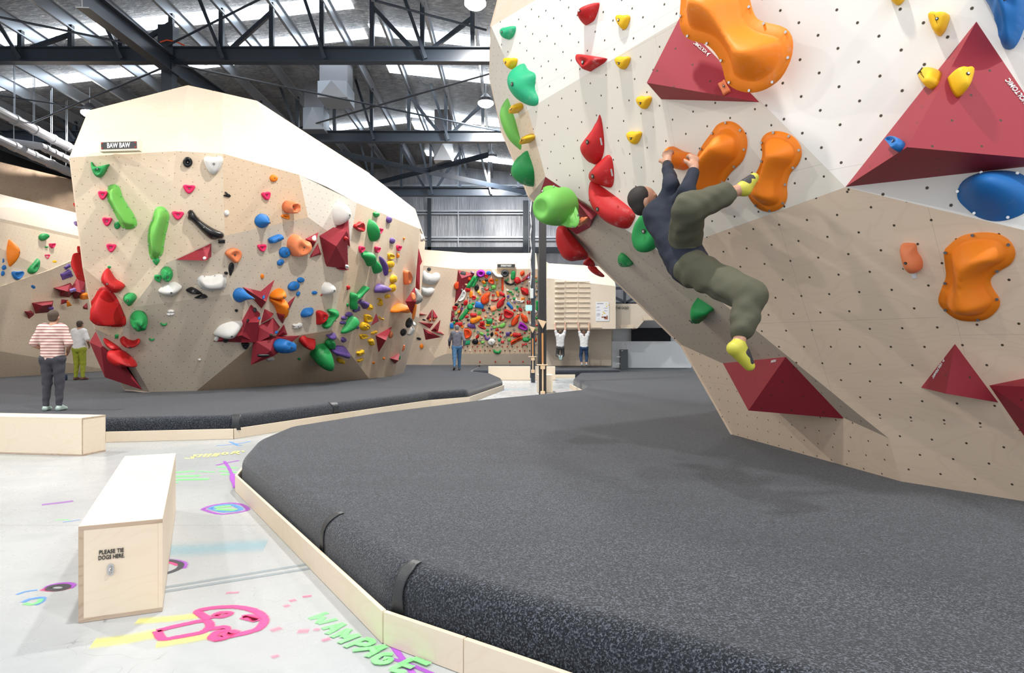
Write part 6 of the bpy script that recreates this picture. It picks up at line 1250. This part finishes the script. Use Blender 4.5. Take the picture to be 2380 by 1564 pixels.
pw = G(184, 883, MZ); J, s = stand(pw.x, pw.y, 1.72, -.1, arms=.12, el=.1); person('person in white t-shirt and lime green trousers facing the left wall', J, s, (.75, .75, .76), (.30, .34, .03), (.12, .05, .04), (.06, .04, .03), sleeve=.4, group='people standing on the boulder mat')
pw = G(1062, 861, MZ); J, s = stand(pw.x, pw.y, 1.84, .15, arms=.1, stride=.28); person('person in grey jacket, grey cap and blue jeans walking toward the spray board', J, s, (.12, .12, .15), (.06, .15, .28), (.05, .04, .04), (.2, .18, .17), hat=(.16, .15, .15), leglen=.97)
def hang(px, yh, dd, h, knee):
    s = h/1.75; hc = P(px, yh, dd-.14); J = {}; x, y, z = hc; B = lambda a, b, k: (x+a*s, y+b*s, z+k*s)
    J['head'] = B(0, -.02, -.46); J['hf'] = (0, 1, .1); J['hu'] = (0, 0, 1); J['neck'] = B(0, -.04, -.60); J['pelvis'] = B(0, -.05, -1.13)
    for q, sg in (('L', -1), ('R', 1)):
        J['wr'+q] = B(.25*sg, .02, -.08); J['hd'+q] = (0, .25, 1); J['pn'+q] = (0, 1, -.1); J['el'+q] = B(.235*sg, -.06, -.32); J['sh'+q] = B(.18*sg, -.05, -.58)
        J['hi'+q] = B(.095*sg, -.05, -1.16); J['kn'+q] = B(.14*sg, .16 if knee > .5 else .07, -1.54); a = knee
        J['an'+q] = B((.06 if a > .5 else .11)*sg, -.24 if a > .5 else -.12, -1.62 if a > .5 else -1.93); J['to'+q] = B((.03 if a > .5 else .1)*sg, -.30 if a > .5 else -.02, -1.76 if a > .5 else -2.05)
    J['curl'] = (.9, 0, 0); return J, s
J, s = hang(1302, 751, d1, 1.62, 1.0); person('woman hanging at left from the board in white t-shirt and grey trousers, knees bent', J, s, (.78, .78, .78), (.10, .10, .10), (.45, .6, .6), (.12, .07, .04), skin=(.62, .36, .26), sleeve=.35, group='women hanging from the training board')
J, s = hang(1357, 751, d1, 1.66, .2); person('woman hanging at right from the board in white t-shirt and navy leggings, ponytail', J, s, (.78, .78, .78), (.025, .06, .14), (.35, .42, .45), (.14, .07, .04), skin=(.62, .36, .26), sleeve=.3, ponytail=True, leglen=.85, group='women hanging from the training board')
R4 = lambda x, y, h: on('R4', x, y, h)
J = {'head': R4(1499, 470, .42), 'hf': (.97, -.05, .25), 'hu': (-.45, -.1, .9), 'neck': R4(1520, 503, .44), 'pelvis': R4(1598, 606, .60),
     'shL': R4(1530, 505, .58), 'shR': R4(1562, 487, .40), 'elL': R4(1560, 432, .48), 'elR': R4(1597, 445, .56), 'wrL': R4(1550, 380, .26), 'wrR': R4(1613, 392, .40), 'hdL': (.12, .35, .9), 'hdR': (.1, .35, .9), 'pnL': (.5, .85, -.1), 'pnR': (-.3, .95, -.1), 'curl': (.75, 0, 0),
     'hiL': R4(1606, 622, .68), 'hiR': R4(1588, 594, .54), 'knL': R4(1743, 688, .80), 'anL': R4(1716, 800, 1.0), 'toL': R4(1742, 850, .96), 'knR': R4(1602, 482, .80), 'anR': R4(1722, 440, .46), 'toR': R4(1752, 413, .36)}
if __name__ == '__main__' or True:
    for a, b in (('shL', 'elL'), ('elL', 'wrL'), ('hiL', 'knL'), ('knL', 'anL'), ('hiR', 'knR'), ('knR', 'anR'), ('neck', 'pelvis'), ('shL', 'shR'), ('shR', 'elR'), ('elR', 'wrR')): print('LEN', a, b, round((Vector(J[a])-Vector(J[b])).length, 3))
person('bearded man in navy long-sleeved top and olive trousers, climbing on the orange holds', J, .98, (.012, .018, .035), (.085, .085, .055), (.55, .52, .06), (.025, .02, .018), skin=(.50, .27, .18), sleeve=.93, leglen=.84, res=.008, beard=True, watch=True, loose=.02)
# ---------------- chalk bag, columns, sticks, rope, exit sign ----------------
cbp = G(148, 884, MZ); V, Fc = tubeg([(cbp.x, cbp.y, MZ+.002), (cbp.x, cbp.y, MZ+.03), (cbp.x, cbp.y, MZ+.15), (cbp.x, cbp.y, MZ+.17)], [.08, .095, .09, .075], 14)
one('chalk_bag', (V, Fc), plain('dark blue canvas', (.015, .03, .07), .8), 'small dark blue chalk bag on the mat beside the lime trousers', 'chalk bag', smooth=True)
def post(px, py, wpx, top, mat_, lab):
    b = G(px, py, 0); w_ = wpx*b.y/F; return one('column', boxg((b.x, b.y, top/2), (w_, w_, top)), mat_, lab, 'column', bevel=.006), b, w_
_, b1, w1 = post(1261, 917, 17, 7.0, BLACKST, 'black square steel column standing on the concrete, wooden stick clipped on it')
_, b2, w2 = post(1239, 889, 9.5, 8.0, DARKST, 'slim dark grey column left behind the black square column')
def stick(b, px, y0, y1, ws, lab):
    yy = b.y-.16; t = thing('stick_holder', lab, 'stick holder', P(px, y1, yy)); WO = plain('pale wood', (.72, .53, .34), .5); BR = plain('orange brown wood', (.6, .28, .1), .5)
    mk('stick', *tubeg([P(px, y1, yy), P(px, (y0+y1)/2, yy)], .022, 10), WO, t, smooth=False, uv=False); mk('grip', *tubeg([P(px, (y0+y1)/2+5, yy), P(px-.5, y0+12, yy)], .026, 10), BR, t, uv=False); mk('tip', *tubeg([P(px-.5, y0+14, yy), P(px-1, y0, yy)], .028, 10), BLACKST, t, uv=False)
    for y_ in ws:
        c = P(px, y_, yy+.03); mk('bracket', *boxg(c, (.13, .12, .12)), WO, t, bevel=.02); 
    c = P(px-1, ws[0]-5, yy); mk('shelf', *boxg(c, (.30, .1, .03)), WO, t, bevel=.01)
    a = P(px-2, y0-4, yy); mk('wedge', [a+Vector(q) for q in ((-.12, -.05, .16), (.02, -.05, -.1), (.12, -.05, .1), (-.12, .06, .16), (.02, .06, -.1), (.12, .06, .1))], [(0, 1, 2), (5, 4, 3), (0, 3, 4, 1), (1, 4, 5, 2), (2, 5, 3, 0)], WO, t, bevel=.01)
stick(b1, 1261.5, 760, 916, (853, 914), 'long wooden stick in wooden brackets on the black square column')
stick(b2, 1238.5, 772, 866, (834, 863), 'long wooden stick in wooden brackets on the slim grey column')
rp_ = [P(1234+math.sin(i*1.1)*1.2, 452+i*10, b2.y-.3) for i in range(23)]; ro = one('rope', tubeg(rp_, .025, 8), plain('white rope', (.6, .6, .62), .8, bump=.8), 'white rope hanging from the wall edge in front of the slim grey column', 'rope')
one('rope_end', boxg(P(1236, 682, b2.y-.3), (.12, .06, .35)), plain('white plastic', (.7, .75, .75)), 'white plastic weight at the end of the hanging rope', 'rope weight', bevel=.02)
ex = P(1229, 715.5, b2.y-.45); t = thing('exit_sign', 'small pale green running-man exit sign hanging at the slim grey column', 'sign', ex)
EXM = emis('exit sign glow', (.25, .75, .62), .9); mk('panel', *boxg(ex, (.22, .05, .19)), EXM, t, bevel=.006)
for (dx, dz, w_, h_, rot) in [(0, .05, .03, .03, 0), (-.01, .01, .03, .06, .3), (.015, -.035, .02, .06, -.5), (-.03, -.04, .02, .06, .6), (.03, .015, .04, .015, 0), (-.05, .02, .04, .015, .2)]:
    mk('figure', *boxg(ex+Vector((dx*.8, -.028, dz)), (w_, .004, h_), ax=(Vector((math.cos(rot), 0, math.sin(rot))), Vector((0, 1, 0)), Vector((-math.sin(rot), 0, math.cos(rot))))), WINK, t, uv=False)
mk('wire', *tubeg([ex+Vector((0, 0, .09)), ex+Vector((0, 0, 4.6))], .006, 5), STEEL, t, uv=False)
# ---------------- floor paint ----------------
def paintm(name, col, soft):
    m = N(name); uv = m.uv(); sep = m.n('ShaderNodeSeparateXYZ'); m.l(uv, sep.inputs[0]); e = m.math('SUBTRACT', 1.0, m.math('ABSOLUTE', sep.outputs[0]))
    a = m.ramp(e, 0.0, soft); nz = m.noise(m.obj(), 26, 5, .7); a = m.math('MULTIPLY', a, m.ramp(m.math('ADD', nz, m.math('MULTIPLY', e, .25)), .34, .62)); a = m.math('MULTIPLY', a, sep.outputs[1])
    m.b.inputs['Base Color'].default_value = (*col, 1); m.b.inputs['Roughness'].default_value = .5; m.l(a, m.b.inputs['Alpha']); return m.m
PC = {'pink': (.85, .06, .25), 'lime': (.22, .85, .25), 'magenta': (.38, .08, .55), 'yellow': (.85, .83, .25), 'sky': (.10, .30, .75), 'dark': (.05, .05, .06), 'rose': (.8, .12, .3), 'greyb': (.30, .35, .38), 'cyan': (.25, .5, .6)}
PM = {}
def paint(lab, strokes, cat='floor painting'):
    """strokes: (colour, width in m, softness, strength, [(px, py), ...]) laid on the concrete"""
    t = None
    for i, (c, w_, soft, st, pts) in enumerate(strokes):
        q = [Vector(G(x, y)) for x, y in pts]; key = (c, soft)
        if key not in PM: PM[key] = paintm('spray paint %s %s' % key, PC[c], soft)
        if t is None: t = thing('floor_painting', lab, cat, (q[0].x, q[0].y, 0))
        if len(q) > 2:
            qq = [q[0]]+[a.lerp(b, k/3) for a, b in zip(q, q[1:]) for k in (1, 2, 3)]; q = [qq[0]]+[(qq[j-1]+qq[j]*2+qq[j+1])/4 for j in range(1, len(qq)-1)]+[qq[-1]]
        V = []; z = .0012+.0004*i; n = len(q)
        for j, p in enumerate(q):
            d = (q[min(j+1, n-1)]-q[max(j-1, 0)]).normalized(); s_ = Vector((-d.y, d.x, 0))*w_/2; V += [(p.x-s_.x, p.y-s_.y, z), (p.x, p.y, z), (p.x+s_.x, p.y+s_.y, z)]
        Fc = [f for j in range(n-1) for f in ((j*3, j*3+3, j*3+4, j*3+1), (j*3+1, j*3+4, j*3+5, j*3+2))]
        o = mk('paint_stroke', V, Fc, PM[key], t, uv=False); ul = o.data.uv_layers.new(name='uv')
        for L_ in o.data.loops: v_ = L_.vertex_index; ul.data[L_.index].uv = ((-1, 0, 1)[v_ % 3], st)
def zz(ox, oy, k, pts): return [(ox+x/k, oy+y/k) for x, y in pts]
A_ = lambda *p: zz(0, 930, 2.466, p); B_ = lambda *p: zz(340, 1000, 2.644, p)
paint('pink spray-painted rocket outline with eyes and pale yellow exhaust, on the concrete', [
    ('yellow', .16, .9, .8, B_((-330, 1310), (-150, 1290), (0, 1262), (80, 1245))), ('yellow', .12, .9, .7, B_((-60, 1175), (150, 1160), (320, 1140))), ('yellow', .12, .9, .6, B_((60, 1320), (250, 1290), (400, 1262))),
    ('pink', .055, .5, 1, B_((65, 1235), (180, 1205), (370, 1165), (400, 1200), (350, 1245), (180, 1275), (95, 1290), (65, 1235))),
    ('pink', .06, .5, 1, B_((385, 1165), (310, 1120), (330, 1105), (430, 1090), (550, 1085), (660, 1105), (725, 1145), (725, 1185), (690, 1225), (600, 1250), (500, 1270), (430, 1290), (400, 1275), (440, 1240), (500, 1225), (470, 1210), (390, 1225))),
    ('pink', .06, .6, .9, B_((415, 1145), (470, 1150), (525, 1125), (450, 1122), (415, 1145))), ('pink', .06, .6, .95, B_((590, 1150), (650, 1165), (690, 1175), (640, 1140), (590, 1150))), ('pink', .08, .6, .9, B_((420, 1285), (480, 1280), (500, 1240), (560, 1250)))])
W_ = [[(1115, 1120), (1060, 1138), (1003, 1160)], [(1003, 1160), (1045, 1152), (1090, 1148)], [(1090, 1148), (1070, 1168), (1055, 1190)], [(1055, 1190), (1110, 1176), (1172, 1162)], [(1080, 1222), (1150, 1205), (1218, 1190)], [(1218, 1190), (1160, 1225), (1108, 1255)], [(1140, 1205), (1158, 1232)],
      [(1138, 1276), (1190, 1252), (1248, 1224)], [(1248, 1224), (1225, 1250), (1208, 1278)], [(1208, 1278), (1255, 1268), (1312, 1262)], [(1312, 1262), (1250, 1285), (1182, 1312)], [(1218, 1338), (1280, 1312), (1340, 1286)], [(1340, 1286), (1385, 1296), (1392, 1312), (1350, 1330), (1295, 1316)],
      [(1268, 1360), (1370, 1348), (1472, 1332)], [(1472, 1332), (1410, 1365), (1352, 1400)], [(1385, 1345), (1408, 1376)], [(1515, 1385), (1450, 1385), (1398, 1415), (1420, 1442), (1480, 1437), (1505, 1412), (1455, 1410)],
      [(1505, 1480), (1570, 1445), (1640, 1412)], [(1505, 1480), (1550, 1492), (1592, 1500)], [(1570, 1447), (1605, 1458), (1640, 1470)], [(1640, 1412), (1690, 1430), (1738, 1450)]]
paint('green spray-painted word WAMPAGE on the concrete beside the near kerb', [('lime', .042, .5, 1, B_(*w_)) for w_ in W_])
paint('crossed purple spray lines over the green word at the bottom', [('magenta', .035, .4, 1, B_((1515, 1325), (1600, 1440), (1680, 1560))), ('magenta', .03, .4, .9, B_((1420, 1380), (1600, 1430), (1760, 1500)))])
paint('small green diamond with blue and purple outlines painted on the floor', [('magenta', .06, .8, .8, B_((345, 485), (400, 462), (510, 445), (590, 455), (635, 488), (570, 505), (460, 518), (400, 505), (345, 485))), ('sky', .06, .6, .9, B_((390, 480), (450, 460), (530, 455), (600, 490), (480, 505), (390, 480))),
    ('lime', .09, .6, .9, B_((420, 475), (520, 465))), ('lime', .09, .6, .9, B_((430, 487), (555, 490)))])
paint('green scribbled patch on the floor behind the near bench', [('lime', .12, .9, .9, B_((155, 262), (300, 250))), ('lime', .14, .9, .9, B_((160, 285), (330, 280))), ('lime', .14, .9, .85, B_((160, 305), (385, 300))), ('lime', .08, .9, .8, B_((145, 325), (200, 320))), ('lime', .06, .9, .7, B_((320, 252), (420, 258)))])
paint('green and purple scribble beside the mat corner', [('lime', .1, .9, .7, B_((440, 225), (560, 232))), ('lime', .1, .9, .7, B_((450, 250), (555, 258))), ('lime', .1, .9, .6, B_((460, 272), (550, 272))), ('magenta', .05, .6, .9, B_((430, 215), (480, 203), (570, 186))), ('magenta', .05, .7, .8, B_((480, 190), (510, 235), (525, 270))), ('magenta', .07, .6, .9, B_((530, 270), (528, 300), (545, 330), (550, 355)))])
YW = [[(235, 172), (290, 175), (275, 158), (310, 165), (290, 150), (340, 150)], [(320, 165), (345, 148)], [(350, 165), (370, 145)], [(360, 150), (395, 148)], [(375, 165), (400, 144)], [(405, 162), (430, 142)], [(425, 162), (450, 142)], [(430, 150), (445, 155)], [(465, 150), (475, 138), (500, 138), (495, 150), (468, 152)], [(520, 148), (545, 130), (575, 130), (550, 140), (530, 142)], [(555, 140), (570, 148)], [(590, 128), (600, 135)]]
paint('yellow upside-down lettering on the floor near the left mat kerb', [('yellow', .035, .4, 1, B_(*w_)) for w_ in YW])
paint('blue curly stroke on the floor beside the left mat kerb', [('sky', .05, .6, .9, B_((430, 95), (560, 85), (640, 68))), ('sky', .05, .6, .9, B_((510, 70), (550, 85), (560, 95), (590, 92)))])
paint('black ring with pink and purple halo on the floor left of the near bench', [('magenta', .05, .8, .9, A_((260, 1085), (280, 1065), (330, 1052), (395, 1048), (425, 1058), (400, 1080))), ('pink', .05, .8, .9, A_((240, 1085), (290, 1092), (350, 1088), (400, 1075))), ('dark', .05, .4, .95, A_((275, 1080), (300, 1065), (350, 1060), (385, 1065), (380, 1080), (330, 1090), (285, 1088), (275, 1080)))])
paint('dark ring with pink edge partly hidden behind the near bench', [('magenta', .06, .8, .8, B_((60, 795), (170, 797), (240, 815), (225, 850))), ('pink', .04, .7, .9, B_((60, 805), (150, 812), (195, 830))), ('dark', .045, .4, .9, B_((60, 803), (150, 800), (215, 818), (210, 845), (160, 870), (60, 895))), ('pink', .04, .7, .8, B_((60, 905), (110, 895)))])
paint('blue and green loop painted at the left edge of the floor', [('sky', .03, .7, .8, A_((95, 1115), (140, 1098), (215, 1088))), ('sky', .05, .9, .8, A_((130, 1160), (170, 1140), (250, 1130), (240, 1155), (200, 1175))), ('lime', .04, .8, .8, A_((140, 1165), (180, 1175), (225, 1160), (235, 1140)))])
paint('faint purple smear on the floor left of the near bench', [('magenta', .12, 1.0, .55, A_((240, 600), (330, 590), (420, 578)))])
paint('short green and blue squiggle on the floor behind the near bench, left side', [('lime', .03, .8, .6, A_((315, 690), (350, 683), (400, 688))), ('sky', .03, .8, .6, A_((360, 700), (400, 695), (460, 685)))])
paint('pink speckled marks scattered on the floor beside the kerb', [('rose', .06, 1.0, .4, B_((845, 1085), (880, 1075))), ('rose', .06, 1.0, .42, B_((880, 1052), (920, 1042))), ('rose', .05, 1.0, .55, B_((960, 1025), (1015, 1018))), ('rose', .07, 1.0, .36, B_((765, 1235), (830, 1215))), ('rose', .08, 1.0, .36, B_((930, 1238), (1000, 1235))), ('rose', .05, 1.0, .45, B_((490, 1002), (570, 998))), ('rose', .05, 1, .4, B_((770, 1400), (815, 1385))), ('rose', .05, 1, .4, B_((1030, 1225), (1065, 1230))), ('rose', .05, 1, .5, B_((1080, 1298), (1130, 1282)))])
paint('pair of grey taped lines crossing the floor from the bench to the kerb', [('greyb', .045, .15, .75, B_((60, 975), (1000, 822))), ('greyb', .045, .15, .75, B_((60, 1000), (1030, 845)))], 'floor line')
paint('pale blue stained patch on the floor in the middle', [('cyan', .45, 1.0, .38, B_((60, 740), (300, 735), (560, 715), (735, 705)))])
paint('faint blue paint on the floor beside the far column', [('cyan', .5, 1.0, .5, [(1110, 905), (1150, 906), (1225, 904)]), ('sky', .12, .9, .5, [(1120, 912), (1180, 906)])])
paint('faint pink line on the floor at the far kerb right of the black column', [('rose', .12, .9, .5, [(1290, 909), (1322, 907)])])
